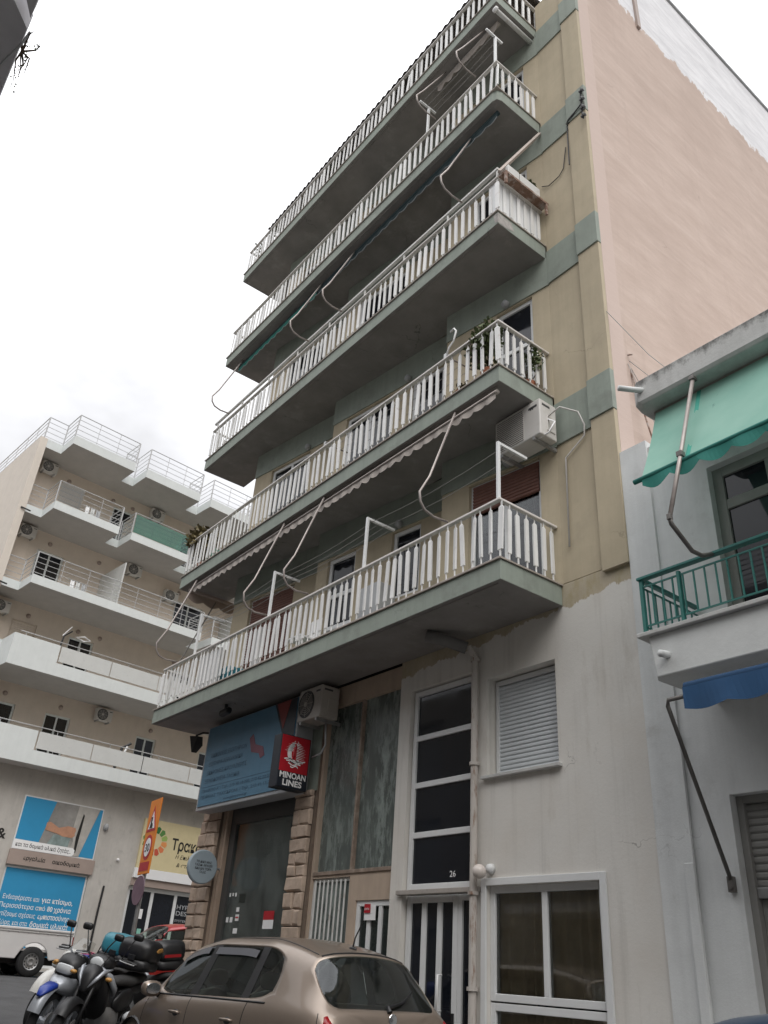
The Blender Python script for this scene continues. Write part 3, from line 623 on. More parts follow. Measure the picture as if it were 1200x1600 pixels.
# third balcony: raised second rail and white boards behind the corner
r = MB(); hz = ZB[3] + 1.155 + .20; yf = -DEP + .045
r.box(XL + .05, XR - .02, yf - .03, yf + .03, hz - .03, hz + .02)
for i in range(9): x = XR - .05 - i * 1.2; r.box(x - .02, x + .02, yf - .015, yf + .015, hz - .21, hz - .03)
r.box(XR - .085, XR - .02, yf + .031, -.02, hz - .031, hz + .019); mk('raised_rail', r, M_dirtywhite, BALC[3], bevel=.006)
bd = MB(); bd.box(XR - .26, XR - .075, yf + .015, yf + .03, ZB[3] + TH + .05, ZB[3] + 1.1); bd.box(XR - .085, XR - .07, yf + .02, -.05, ZB[3] + TH + .05, ZB[3] + 1.1); mk('board', bd, M_wframe, BALC[3])
# first balcony: pale boards behind the railing
for (a, b) in ((-8.3, -7.4), (-6.2, -5.9)): mk('board', MB().box(a, b, -DEP + .10, -DEP + .115, ZB[1] + TH + .1, ZB[1] + 1.05), M_white, BALC[1])
# terrace canopy of corrugated sheet over the top balcony
cn = MB(); n = 225; pts = []
for i in range(n + 1):
    x = -9.15 + i * (9.0 / n); pts.append((x, .04 * math.sin(i * 6.283 / 5)))
for (x, dz) in pts: cn.v += [(x, -.98, 19.72 + dz), (x, 2.25, 20.75 + dz)]
for i in range(n): cn.face((2 * i, 2 * i + 2, 2 * i + 3, 2 * i + 1))
cv = mk('canopy', cn, mat('corrugated_dark', (.10, .09, .085), .8, var=.2, vs=4), main)
fb = MB(); fb.box(-9.15, -.2, -.94, -.89, 19.60, 19.66)
for i in range(5): x = -9.0 + i * 2.15; fb.box(x - .03, x + .03, -.94, -.88, 18.42, 19.60)
mk('canopy_frame', fb, M_pipedark, cv)

# ================================================================== NEIGHBOUR (right)
nb = thing('neighbour_house', 'low white house with rounded roof slab, green balcony rail and grey shutters', 'building', (4, 0, gz(4)))
mk('wall', walls(MB(), F0, 1.055, 1.44, -.2, 7.52, -.25, .03), M_nwall, nb, label='white pier with peeling cracked paint')
mk('wall', walls(MB(), F0, 1.441, 11.0, -.2, 7.23, -.25, .0, [(2.16, 3.5, 4.8, 6.78), (1.88, 3.6, .15, 3.24), (5.0, 6.6, 4.8, 6.78), (4.8, 7.6, .15, 3.2)]), M_nwall, nb)
sd_ = MB(); sd_.box(1.056, 1.3, .251, 12, -.2, 7.45); sd_.box(10.8, 11, .251, 12, -.2, 7.45); sd_.box(1.3, 10.8, 11.8, 12, -.2, 7.45); mk('side_wall', sd_, M_nwall, nb)
rs = MB(); rs.box(1.301, 11.1, .0, 11.79, 7.24, 7.42); mk('roof', rs, M_nconc, nb)
rs = MB(); ring = []
for x, y in ((1.97, .0), (1.93, -.80), (1.955, -.93), (2.03, -1.0), (11.2, -1.0), (11.2, .0)): ring.append((x, y))
n = len(ring); rs.v = [(x + (.05 if i < 4 else 0), y + (.03 if 2 <= i <= 4 else 0), 7.22) for i, (x, y) in enumerate(ring)] + [(x, y, 7.27) for x, y in ring] + [(x, y, 7.53 + .02 * math.sin(i * 7)) for i, (x, y) in enumerate(ring)]
rs.face(range(n - 1, -1, -1)); rs.face(range(2 * n, 3 * n))
for q in range(2):
    for i in range(n): rs.face((q * n + i, q * n + (i + 1) % n, (q + 1) * n + (i + 1) % n, (q + 1) * n + i))
mk('roof_slab', rs, M_ncap, nb, bevel=.015)
mk('drain_spout', MB().tube([(2.12, -.95, 7.40), (2.02, -1.10, 7.395), (1.95, -1.22, 7.39)], .032, 10), M_nwall, nb, smooth=True)
bs = MB(); ring = [(1.84, .0), (1.80, -.90), (1.86, -1.0), (11, -1.0), (11, .0)]; n = 5
bs.v = [(x + .05 * (i < 3), y, 4.12) for i, (x, y) in enumerate(ring)] + [(x, y, 4.53) for x, y in ring]; bs.face(range(4, -1, -1)); bs.face(range(5, 10))
for i in range(5): bs.face((i, (i + 1) % 5, 5 + (i + 1) % 5, 5 + i))
bal = mk('balcony', bs, mat('neighbour_fascia', (.62, .635, .625), .85, var=.06, vs=4, dirt=((.34, .33, .31), .6, 7, .63), bump=.5, bs=16), nb, bevel=.012)
mk('coping', MB().box(1.76, 11, -1.05, -.02, 4.531, 4.575), M_nconc, bal, bevel=.008)
mk('drain_spout', MB().tube([(2.05, -.98, 4.31), (2.03, -1.10, 4.30)], .035, 10), M_nwall, bal, smooth=True)
rl = MB(); rl.box(1.80, 9, -1.03, -.955, 5.135, 5.165); rl.box(1.80, 1.86, -.954, -.03, 5.134, 5.164); mk('handrail', rl, M_nrail, bal, bevel=.006)
rl = MB(); rl.box(1.82, 9, -1.0, -.985, 5.055, 5.07); rl.box(1.83, 9, -1.0, -.985, 4.64, 4.655); rl.box(1.825, 1.84, -.984, -.03, 5.054, 5.069); rl.box(1.825, 1.84, -.984, -.03, 4.641, 4.656); mk('rail_bar', rl, M_nrail, bal)
bm_ = MB(); bm_.box(-.007, .007, -.007, .007, .0, .40); BARM = bm_.mesh('rail_bar'); BARM.materials.append(M_nrail)
for i in range(30): inst('baluster', BARM, bal, (1.95 + i * .115, -.992, 4.655))
for i in range(7): inst('baluster', BARM, bal, (1.832, -.90 + i * .125, 4.656))
for x in (1.835, 3.9, 6.0): mk('post', MB().box(x - .018, x + .018, -1.01, -.974, 4.576, 5.134), M_nrail, bal)
mk('post', MB().box(2.24, 2.27, -1.012, -.972, 4.576, 5.10), M_nrail, bal)
window(nb, F0, 2.16, 3.5, 4.8, 6.78, -.10, 2, .12, M_gwood, M_pane, rails=(6.30,), name='balcony_door'); window(nb, F0, 5.0, 6.6, 4.8, 6.78, -.10, 2, .12, M_gwood, M_pane, name='balcony_door')
mk('sill', MB().fbox(F0, 2.06, 3.6, 4.74, 4.798, -.2, .06), M_nconc, nb, bevel=.006)
ds = MB(); ds.fbox(F0, 1.88, 1.95, .15, 3.24, -.18, -.10); ds.fbox(F0, 1.95, 3.6, 3.17, 3.24, -.18, -.10); ds = mk('shop_door', ds, M_gwood, nb, bevel=.006)
mk('roller_shutter', shutter_mb(F0, 1.95, 3.55, 2.45, 3.17, -.15, .065), M_gwood, ds); mk('shutter_bar', MB().fbox(F0, 1.95, 3.55, 2.36, 2.45, -.16, -.12), M_steel, ds, bevel=.006)
mk('pane', MB().fbox(F0, 2.05, 3.55, .3, 2.36, -.22, -.21), M_pane, ds)
df = MB(); df.fbox(F0, 1.95, 2.06, .15, 2.36, -.23, -.17); df.fbox(F0, 2.40, 2.47, .15, 2.36, -.23, -.17); df.fbox(F0, 2.06, 2.40, 1.85, 1.93, -.23, -.175); mk('door_frame', df, M_gwood, ds, bevel=.006)
mk('wall_duct', MB().fbox(F0, 1.36, 1.46, .2, 2.66, .031, .07), M_nwall, nb, bevel=.006); mk('wall_duct', MB().fbox(F0, 1.40, 1.46, 2.661, 3.9, .031, .06), M_nwall, nb)
mk('dark_backdrop', MB().box(1.5, 10.5, 1.0, 1.1, 0, 7), M_dark, nb)

def scallop(mb, pts_top, drop, n_per, amp, nv=(0, 0, 1), sub=8):
    a, b = V(pts_top[0]), V(pts_top[1]); n = n_per * sub; base = len(mb.v)
    for i in range(n + 1):
        t = i / n; p = a.lerp(b, t); q = abs(math.sin(math.pi * t * n_per)); w_ = .012 * math.sin(t * n_per * 5.1)
        mb.v += [tuple(p + V((w_ * .3, w_ * .2, 0))), tuple(p + V((0, w_, -(drop + amp * q))))]
    for i in range(n): mb.face((base + 2 * i, base + 2 * i + 2, base + 2 * i + 3, base + 2 * i + 1))
    return mb
# green awning over the neighbour's balcony
aw = thing('green_awning', 'faded green canvas awning let down over the neighbouring balcony', 'awning', (4, -.8, 7.2))
c = MB(); nx, ny = 60, 10; X0, X1 = 2.10, 8.5
for i in range(nx + 1):
    for j in range(ny + 1):
        t = j / ny; x = X0 + (X1 - X0) * i / nx + .13 * t * (1 - i / nx); sag = .05 * math.sin(math.pi * t) + .012 * math.sin(i * .9) * math.sin(math.pi * t)
        c.v.append((x, -.78 - .62 * t, 7.19 - 1.21 * t - sag))
for i in range(nx):
    for j in range(ny): q = i * (ny + 1) + j; c.face((q, q + 1, q + ny + 2, q + ny + 1))
mk('canvas', c, M_greenaw, aw, smooth=True); M_seam = mat('canvas_seam_green', (.06, .36, .28), .85, var=.1)
for xx in (2.62, 3.85, 5.1, 6.35):
    sm_ = MB()
    for j in range(ny + 1):
        t_ = j / ny; x_ = xx + .10 * t_; sag = .05 * math.sin(math.pi * t_); sm_.v += [(x_, -.786 - .62 * t_, 7.186 - 1.21 * t_ - sag), (x_ + .05, -.786 - .62 * t_, 7.186 - 1.21 * t_ - sag)]
    for j in range(ny): sm_.face((2 * j, 2 * j + 1, 2 * j + 3, 2 * j + 2))
    mk('canvas_seam', sm_, M_seam, aw)

mk('front_bar', MB().cyl((2.15, -1.405, 5.975), (8.6, -1.405, 5.975), .026, n=10), M_greencanvas, aw, smooth=True)
mk('valance', scallop(MB(), ((2.25, -1.42, 5.96), (8.6, -1.42, 5.96)), .07, 20, .075), M_greencanvas, aw)
mk('roller', MB().cyl((2.08, -.75, 7.19), (8.6, -.75, 7.19), .035, n=10), M_pipe, aw)
mk('arm', MB().tube([(2.70, -.98, 7.20), (2.69, -1.40, 6.06), (2.68, -1.71, 5.24)], .021, 10), M_pipe, aw, smooth=True)
mk('arm', MB().tube([(2.68, -1.715, 5.25), (2.68, -1.70, 5.18), (2.68, -1.42, 5.01), (2.67, -1.25, 5.03), (2.64, -1.02, 5.14)], .021, 10), M_pipedark, aw, smooth=True)
for q in ((2.66, 2.72, -1.44, -1.37, 6.02, 6.08), (2.67, 2.73, -1.02, -.94, 7.18, 7.225), (2.66, 2.70, -1.735, -1.69, 5.21, 5.27)): mk('bracket', MB().box(*q), M_pipedark, aw, bevel=.006)
# blue awning rolled under the balcony
bw = thing('blue_awning', 'torn blue canvas awning rolled up under the neighbouring white balcony', 'awning', (4, -1, 3.9))
mk('roller', MB().cyl((2.24, -1.08, 3.93), (8.5, -1.08, 3.93), .05, n=10), M_blueaw, bw, smooth=True)
mk('valance', scallop(MB(), ((2.24, -1.14, 3.92), (8.5, -1.14, 3.92)), (.19), 15, .03), M_blueaw, bw)
mk('arm', MB().tube([(2.28, -1.08, 3.86), (2.06, -1.10, 3.85), (2.045, -1.09, 3.80), (1.80, -.03, 2.50)], .02, 10), M_pipedark, bw, smooth=True)
br = MB(); br.box(1.77, 1.83, -.05, .001, 2.40, 2.53); br.cyl((1.80, -.06, 2.44), (1.80, -.02, 2.44), .02, n=8); mk('bracket', br, M_pipedark, bw)
# roof aerial with guy wires
an = thing('roof_aerial', 'rusty aerial stub with guy wires on the neighbouring roof', 'aerial', (1.45, .5, 7.42))
mk('mast', MB().tube([(1.30, .5, 7.42), (1.02, .42, 9.30), (.985, .40, 9.42)], .012, 6), M_rust, an)
for q in ((1.6, .1, 7.5), (2.2, .9, 7.45), (1.45, .9, 7.45)): mk('wire', MB().tube([(1.0, .41, 9.38), q], .005, 5), M_wire, an)
mk('crossbar', MB().tube([(.90, .42, 9.44), (1.0, .40, 9.42), (1.12, .40, 9.36)], .012, 6), M_rust, an)
wr = MB(); wr.tube([(1.06, -.02, 9.95), (1.5, .2, 9.0), (2.4, .4, 7.5)], .005, 5); mk('cable', wr, M_wire, None, org=(1.5, .2, 9), label='thin slack cable from the pink wall down to the white roof', cat='cable')

# ================================================================== AWNINGS, CLOTHES LINES, AIR CONDITIONERS on the main building
def arm_pts(x, zt, zr, yt=-1.05, xo=0.0, k=1.0):
    return [(x + xo, yt, zt), (x + xo * .2, -1.50, zr + .55), (x, -1.66, zr + .24), (x, -1.64, zr + .10), (x, -1.56, zr + .0), (x, -1.40, zr - .04), (x, -1.16, zr - .02)]
a1 = thing('beige_awning', 'beige scalloped awning rolled under the second balcony with four long arms', 'awning', (-4.6, -1, 8.6))
mk('roller', MB().cyl((-9.2, -1.0, 8.64), (-.1, -1.03, 8.64), .035, n=10), M_beige, a1, smooth=True); mk('front_bar', MB().cyl((-9.25, -1.055, 8.60), (-.08, -1.085, 8.60), .018, n=8), M_pipe, a1, smooth=True)
mk('valance', scallop(MB(), ((-9.2, -1.05, 8.585), (-.1, -1.08, 8.585)), .085, 42, .045), M_beige, a1)
for x in (-.92, -4.26, -5.54, -9.05):
    mk('arm', MB().tube(arm_pts(x, 8.70, 6.87, -1.07), .017, 8), M_pipe, a1, smooth=True)
a2 = thing('side_awning', 'short brown valance awning across the left end of the second balcony', 'awning', (-9.6, -.5, 8.6))
mk('roller', MB().cyl((-9.5, -1.02, 8.63), (-9.5, .9, 8.63), .04, n=10), M_taupe, a2, smooth=True); mk('valance', scallop(MB(), ((-9.53, -1.0, 8.60), (-9.53, .9, 8.60)), .14, 5, .07), M_taupe, a2)
mk('arm', MB().cyl((-9.5, -.35, 8.55), (-9.75, -.85, 7.0), .014, n=8), M_pipedark, a2)
a3 = thing('dark_green_awning', 'dark green awning rolled under the fourth balcony with ragged hem and long arms', 'awning', (-4.6, -.9, 14.9))
M_darkcanvas = mat('blackish_green_canvas', (.016, .035, .04), .85, var=.15)  # blackish green for the roller and right-hand valance
mk('roller', MB().cyl((-9.5, -.85, 14.98), (-.15, -.92, 14.98), .045, n=10), M_darkcanvas, a3, smooth=True); mk('valance', scallop(MB(), ((-9.5, -.88, 14.94), (-5.9, -.905, 14.94)), .10, 13, .06), M_greencanvas, a3); mk('valance', scallop(MB(), ((-5.85, -.905, 14.94), (-.15, -.95, 14.94)), .10, 21, .06), M_darkcanvas, a3)
hem = MB(); n = 200
hem.tube([V((-9.5, -.885, 14.94)).lerp(V((-.15, -.955, 14.94)), i / n) + V((0, 0, -(.10 + .06 * abs(math.sin(math.pi * i / n * 34))))) for i in range(n + 1)], .008, 4); mk('hem', hem, M_signgrey, a3)
for x, xo in ((-.78, -.06), (-4.27, -.19), (-5.45, -.24), (-8.88, -.4)): mk('arm', MB().tube(arm_pts(x, 15.05, 13.02, -.90, xo), .017, 8), M_pipe, a3, smooth=True)
a4 = thing('short_awning', 'short beige awning roll under the top balcony above the clothes line posts', 'awning', (-1.1, -.8, 18))
mk('roller', MB().cyl((-2.0, -.80, 18.02), (-.22, -.81, 18.02), .05, n=10), M_beige, a4, smooth=True); mk('valance', scallop(MB(), ((-2.0, -.84, 17.99), (-.22, -.85, 17.99)), .12, 7, .07), M_beige, a4)
for x, xo in ((-.49, -.04), (-1.62, -.07)): mk('arm', MB().tube(arm_pts(x, 18.08, 16.22, -.90, xo), .015, 8), M_pipe, a4, smooth=True)
a5 = thing('rolled_side_awning', 'white rolled side awning under the right end of the top balcony', 'awning', (-.1, -.5, 18))
mk('roller', MB().cyl((-.09, -1.02, 18.03), (-.09, -.03, 18.03), .045, n=10), M_dirtywhite, a5, smooth=True); mk('end_cap', MB().lathe((-.09, -1.05, 18.03), (0, -1, 0), [(0, .03), (.06, .02), (.065, -.03), (0, -.04)], 12), M_signwhite, a5, smooth=True)

cl1 = thing('clothes_line', 'white clothes line brackets with wires along the first balcony rail', 'clothes line', group='clothes lines on the balconies', loc=(-4.5, -1.06, 6.9))
for x in (-.07, -2.90, -5.65, -8.48):
    mk('bracket', MB().box(x - .022, x + .022, -1.083, -1.04, 6.886, 7.76).box(x - .021, x + .021, -1.039, -.53, 7.717, 7.759), M_wframe, cl1, bevel=.005)
for j, y in enumerate((-.98, -.86, -.74, -.62)):
    for (xa, xb) in ((-8.48, -5.65), (-5.65, -2.9), (-2.9, -.07)):
        if xb > -1 and j in (1, 3): continue
        mk('wire', MB().tube([(xa + (xb - xa) * t, y, 7.71 - .07 * math.sin(math.pi * t)) for t in (0, .25, .5, .75, 1)], .0045, 5), M_wire, cl1)
cl2 = thing('clothes_line', 'grey clothes line with two short arms on the second balcony rail', 'clothes line', group='clothes lines on the balconies', loc=(-2.4, -1.06, 9.9))
for x in (-1.25, -4.55):
    mk('bracket', MB().tube([(x, -1.06, 9.90), (x, -.95, 10.02), (x, -.45, 10.06)], .014, 8), M_pipe, cl2, smooth=True); mk('clamp', MB().box(x - .03, x + .03, -1.02, -.92, 9.93, 10.06), M_steel, cl2)
mk('hook', MB().tube([(-1.25, -1.0, 10.0), (-1.2, -.98, 10.18), (-1.1, -.98, 10.25), (-1.05, -.98, 10.42), (-1.1, -.98, 10.5), (-1.18, -.98, 10.48)], .016, 8), M_white, cl2, smooth=True)
for y in (-.92, -.80, -.66, -.48): mk('wire', MB().tube([(-4.55, y, 10.05), (-2.9, y, 10.01), (-1.25, y, 10.05)], .0045, 5), M_wire, cl2)
cl3 = thing('clothes_line', 'white T-shaped clothes line posts on the fourth balcony corner', 'clothes line', group='clothes lines on the balconies', loc=(-1, -1.06, 16.2))
for x in (-.08, -1.98): mk('bracket', MB().box(x - .022, x + .022, -1.083, -1.04, 16.236, 17.03).box(x - .02, x + .02, -1.30, -.88, 17.031, 17.07), M_wframe, cl3, bevel=.004)
for y in (-1.25, -1.12, -1.0, -.91): mk('wire', MB().tube([(-1.98, y, 17.04), (-1.03, y, 17.01), (-.08, y, 17.04)], .004, 5), M_wire, cl3)

def ac_unit(fr, s0, h0, d0, w_, hh, dp, label, mt=None, logo=False, group=None, bracket=True, fan='round'):
    mt = mt or M_ac; t = thing('air_conditioner', label, 'air conditioner', fr.p(s0 + w_ / 2, h0, d0 + dp / 2), group=group)
    mk('casing', MB().fbox(fr, s0, s0 + w_, h0, h0 + hh, d0, d0 + dp), mt, t, bevel=.018)
    cx, ch = s0 + w_ * .36, h0 + hh * .5; R_ = min(hh * .44, w_ * .32); nrm = fr.n
    if fan == 'round':
        mk('fan_recess', MB().lathe(fr.p(cx, ch, d0 + dp), nrm, [(0, .002), (R_, .002), (R_ * 1.05, .012), (R_ * 1.08, .0)], 24), M_grille, t, smooth=False)
        gr = MB()
        for q in range(1, 6): gr.tube([fr.p(cx + R_ * q / 6 * math.cos(a * 6.283 / 20), ch + R_ * q / 6 * math.sin(a * 6.283 / 20), d0 + dp + .012) for a in range(20)], .004, 4, closed=True)
        for q in range(8):
            a = q * math.pi / 4; gr.tube([fr.p(cx, ch, d0 + dp + .016), fr.p(cx + R_ * math.cos(a), ch + R_ * math.sin(a), d0 + dp + .012)], .004, 4)
        mk('fan_grille', gr, mt, t); mk('fan_hub', MB().lathe(fr.p(cx, ch, d0 + dp + .012), nrm, [(0, .012), (R_ * .2, .008), (R_ * .22, 0)], 12), mt, t)
    else:
        gr = MB(); mk('fan_recess', MB().fbox(fr, s0 + .04, s0 + w_ * .64, h0 + .04, h0 + hh - .04, d0 + dp, d0 + dp + .003), M_grille, t)
        for q in range(16): z = h0 + .05 + q * (hh - .1) / 15; gr.fbox(fr, s0 + .03, s0 + w_ * .65, z - .007, z + .007, d0 + dp + .003, d0 + dp + .012)
        mk('fan_grille', gr, mt, t)
    mk('side_panel', MB().fbox(fr, s0 + w_ - .008, s0 + w_ + .012, h0 + hh * .18, h0 + hh * .62, d0 + .04, d0 + dp * .6), mt, t, bevel=.008)
    mk('vent', MB().fbox(fr, s0 + w_ * .76, s0 + w_ * .94, h0 + hh * .80, h0 + hh * .86, d0 + dp, d0 + dp + .003), M_grille, t); mk('vent', MB().fbox(fr, s0 + w_, s0 + w_ + .003, h0 + hh * .84, h0 + hh * .90, d0 + dp * .4, d0 + dp * .85), M_grille, t)
    if bracket:
        for x in (s0 + w_ * .15, s0 + w_ * .85): mk('bracket', MB().fbox(fr, x - .02, x + .02, h0 - .05, h0 - .001, d0 - .12, d0 + dp), M_steel, t)
    if logo:
        lg = MB(); cx, ch = s0 + w_ * .83, h0 + hh * .80; r_ = .038
        for a in (90, 210, 330):
            a = math.radians(a); P_ = lambda rad, da: fr.p(cx + rad * math.cos(a + da), ch + rad * math.sin(a + da), d0 + dp + .003); b = len(lg.v)
            lg.v += [tuple(P_(0.002, 0)), tuple(P_(r_ * .58, -.52)), tuple(P_(r_, 0)), tuple(P_(r_ * .58, .52))]; lg.face((b, b + 1, b + 2, b + 3))
        mk('logo', lg, M_red if logo == 'red' else M_navy, t)
    return t
t = ac_unit(F0, -.72, 8.10, .12, .86, .60, .34, 'large white air conditioner hung under the second balcony beside the brown shutter', logo=True, fan='slats')
mk('refrigerant_pipe', MB().tube([(.15, -.3, 8.45), (.34, -.28, 8.52), (.52, -.12, 8.42), (.56, -.05, 8.22), (.54, -.035, 8.06), (.2, -.03, 7.86), (.18, -.03, 6.5)], .012, 7), M_ac, t, smooth=True)
mk('refrigerant_pipe', MB().tube([(.15, -.3, 8.40), (.28, -.32, 8.28), (.20, -.36, 8.12), (.0, -.38, 8.10)], .014, 7), M_signwhite, t, smooth=True)
t = ac_unit(F0, -5.42, 5.13, .02, .66, .53, .36, 'old beige air conditioner hung below the first balcony above the red ferry sign', M_acold)
mk('drain_hose', MB().tube([(-4.95, -.12, 5.1), (-4.92, -.10, 4.75), (-5.0, -.12, 4.62), (-5.2, -.15, 4.58)], .016, 7), M_signgrey, t, smooth=True)

# leaning plank at the third balcony
mk('plank', MB().tube([(.03, -1.10, 13.05), (.03, -.05, 15.0)], .035, 4), mat('plank_wood', (.42, .36, .32), .8, var=.12), None, org=(.03, -1.1, 13), label='bare timber plank leaning from the third balcony corner to the slab above', cat='plank')
# planters on the third balcony end rail
def leaves(mb, c, r, n, size, droop=0.0, seed=1):
    rnd = random.Random(seed)
    for i in range(n):
        d = V((rnd.gauss(0, 1), rnd.gauss(0, 1), rnd.gauss(0, 1))).normalized() * (rnd.random() ** .5); p = V(c) + V((d.x * r[0], d.y * r[1], d.z * r[2] - droop * rnd.random()))
        a = V((rnd.uniform(-1, 1), rnd.uniform(-1, 1), rnd.uniform(-.6, .6))).normalized(); b = a.cross(V((rnd.uniform(-1, 1), rnd.uniform(-1, 1), rnd.uniform(-1, 1)))).normalized(); l = size * rnd.uniform(.6, 1.4); w_ = l * .38; base = len(mb.v)
        mb.v += [tuple(p), tuple(p + a * l * .5 + b * w_), tuple(p + a * l), tuple(p + a * l * .5 - b * w_)]; mb.face((base, base + 1, base + 2)); mb.face((base, base + 2, base + 3))
    return mb
def stems(mb, base, c, r, n, seed):
    rnd = random.Random(seed); base = V(base)
    for i in range(n):
        e = V(c) + V((rnd.uniform(-1, 1) * r[0], rnd.uniform(-1, 1) * r[1], rnd.uniform(-.6, .9) * r[2])); m_ = base.lerp(e, .5) + V((rnd.uniform(-.05, .05), rnd.uniform(-.05, .05), .05)); mb.tube([base, m_, e], [.012, .008, .003], 5)
    return mb
for (y0, y1, lb) in ((-.98, -.72, 'square white planter at the street end of the third balcony rail'), (-.70, -.22, 'long white planter with trailing green leaves on the third balcony rail')):
    t = thing('planter', lb, 'planter', (.02, (y0 + y1) / 2, 13.02)); x0, x1 = -.12, .10
    mb = walls(MB(), Fr((0, 0), (0, 1)), y0, y1, 13.05, 13.26, -x1, -x0, []); mk('box', mb, M_dirtywhite, t, bevel=.01); mk('soil', MB().box(x0 + .02, x1 - .02, y0 + .02, y1 - .02, 13.255, 13.27), M_stem, t)
    if y0 > -.8: mk('foliage', leaves(MB(), (-.0, -.34, 13.34), (.08, .14, .09), 120, .07, seed=3), M_leaf, t); mk('trailing_stem', MB().tube([(.0, -.5, 13.27), (.03, -.4, 13.44), (.06, -.28, 13.40), (.09, -.22, 13.2)], .008, 5), M_leaf, t)
rk = MB(); rk.box(-.16, .14, -1.06, -.04, 12.995, 13.04); rk.box(.10, .14, -1.06, -1.02, 12.75, 12.995); rk.box(.10, .14, -.10, -.06, 12.75, 12.995); mk('planter_shelf', rk, M_rust, None, org=(0, -.5, 13), label='rusty steel planter shelf on the third balcony end rail', cat='shelf')
def potted(name, lb, base, pr, ph_, c, r, n, size, mt, seed, droop=0, ns=7):
    t = thing(name, lb, 'plant', base, group='potted plants on the balconies'); b = V(base)
    mk('pot', MB().lathe(b, (0, 0, 1), [(0, 0), (pr * .75, 0), (pr, ph_), (pr * .9, ph_), (pr * .85, ph_ * .85), (0, ph_ * .85)], 14), M_terra, t, smooth=False)
    mk('stem', stems(MB(), b + V((0, 0, ph_ * .8)), c, r, ns, seed), M_stem, t); mk('foliage', leaves(MB(), c, r, n, size, droop, seed), mt, t); return t
potted('potted_plant', 'dense olive green potted shrub in the corner of the second balcony', (-.42, -.88, 9.0), .13, .26, (-.45, -.92, 9.80), (.34, .18, .42), 950, .075, M_leaf, 11)
potted('potted_plant', 'small drooping potted plant at the wall end of the second balcony rail', (-.20, -.30, 9.0), .11, .24, (-.10, -.30, 9.62), (.14, .16, .26), 240, .06, M_leaf, 12)
potted('potted_plant', 'dry low potted plant beside the corner shrub on the second balcony', (-.95, -.92, 9.0), .10, .18, (-.95, -.93, 9.22), (.18, .08, .10), 90, .06, M_leafdry, 13)
potted('potted_plant', 'bushy olive plant leaning out over the left end of the second balcony rail', (-9.55, -.75, 9.0), .18, .35, (-9.72, -.85, 9.98), (.42, .32, .34), 620, .12, M_leafdry, 14, ns=12)
for i, (x, lb) in enumerate(((-9.55, 'sparse twiggy plant at the far left corner of the top terrace'), (-8.75, 'second sparse plant from the left on the top terrace rail'), (-7.1, 'pale shrub poking through the top terrace rail'), (-5.9, 'thin shoot above the top terrace rail'))):
    potted('potted_plant', lb, (x, -.85, 18.39), .12, .25, (x, -.95, 19.2), (.20, .12, .30), 60 if i != 2 else 130, .07, M_leaf if i != 2 else M_leafdry, 20 + i, ns=9)
# camera and lamp under the first balcony
sc_ = thing('security_camera', 'small dark security camera under the left part of the first balcony', 'camera', (-7.35, -.75, 5.6)); mk('mount', MB().cyl((-7.35, -.75, 5.73), (-7.35, -.75, 5.63), .03, n=8), M_black, sc_); mk('body', MB().loft([(-7.5, -.75, 5.58, .05, .05), (-7.47, -.75, 5.58, .06, .06), (-7.22, -.75, 5.6, .06, .06), (-7.2, -.75, 5.6, .05, .05)], 12), M_black, sc_)
lt = thing('flood_lamp', 'small black flood lamp at the left end of the blue shop sign', 'lamp', (-9.0, -.35, 5.5)); mk('bracket', MB().tube([(-9.0, -.02, 5.62), (-9.1, -.3, 5.60), (-9.15, -.42, 5.52)], .018, 6), M_black, lt); mk('head', MB().prism([(-9.25, -.5, 5.52), (-9.05, -.42, 5.50), (-9.08, -.38, 5.34), (-9.18, -.44, 5.20)], (.02, .10, 0)), M_black, lt)
gl = thing('globe_lamp', 'round white globe lamp on the wall above the entrance window', 'lamp', (-1.30, 0, 2.72)); mk('base', MB().lathe((-1.26, .0, 2.74), (0, -1, 0), [(0, .06), (.05, .06), (.062, .0), (0, 0)], 14), M_wframe, gl, smooth=True); mk('globe', MB().ball((-1.33, -.14, 2.70), .082, n=18, m=12), mat('lamp_globe', (.62, .56, .52), .35, var=.06), gl, smooth=True)
# insulator rack and cables on the pilaster
ir = thing('insulator_rack', 'black cable insulator rack on the pilaster between the upper green bands', 'cable bracket', (1.02, -.1, 14.6))
mk('rail', MB().tube([(1.05, -.13, 14.28), (1.02, -.11, 14.35), (1.02, -.11, 15.05)], .014, 6), M_darkwire, ir)
for z in (14.3, 14.52, 14.75, 14.98): mk('insulator', MB().lathe((1.06, -.14, z), (1, -.3, 0), [(0, -.03), (.04, -.03), (.02, 0), (.045, .03), (0, .05)], 10), M_darkwire, ir)
mk('cable', MB().tube([(1.0, -.10, 14.72), (.86, -.095, 14.66), (.64, -.05, 14.55), (.66, -.08, 14.0), (.655, -.08, 13.5)], .012, 5), M_darkwire, ir); mk('cable', MB().tube([(.66, -.085, 14.55), (.70, -.09, 14.62), (.98, -.1, 14.70)], .012, 5), M_darkwire, ir)
wr = MB(); wr.tube([(.0, -.02, 13.62), (.15, -.02, 13.50), (.38, -.02, 13.52), (.48, -.02, 13.62), (.56, -.02, 14.1)], .008, 5); mk('cable', wr, M_darkwire, None, org=(.3, 0, 13.5), label='dark cable drooping across the tan wall beside the third balcony', cat='cable')

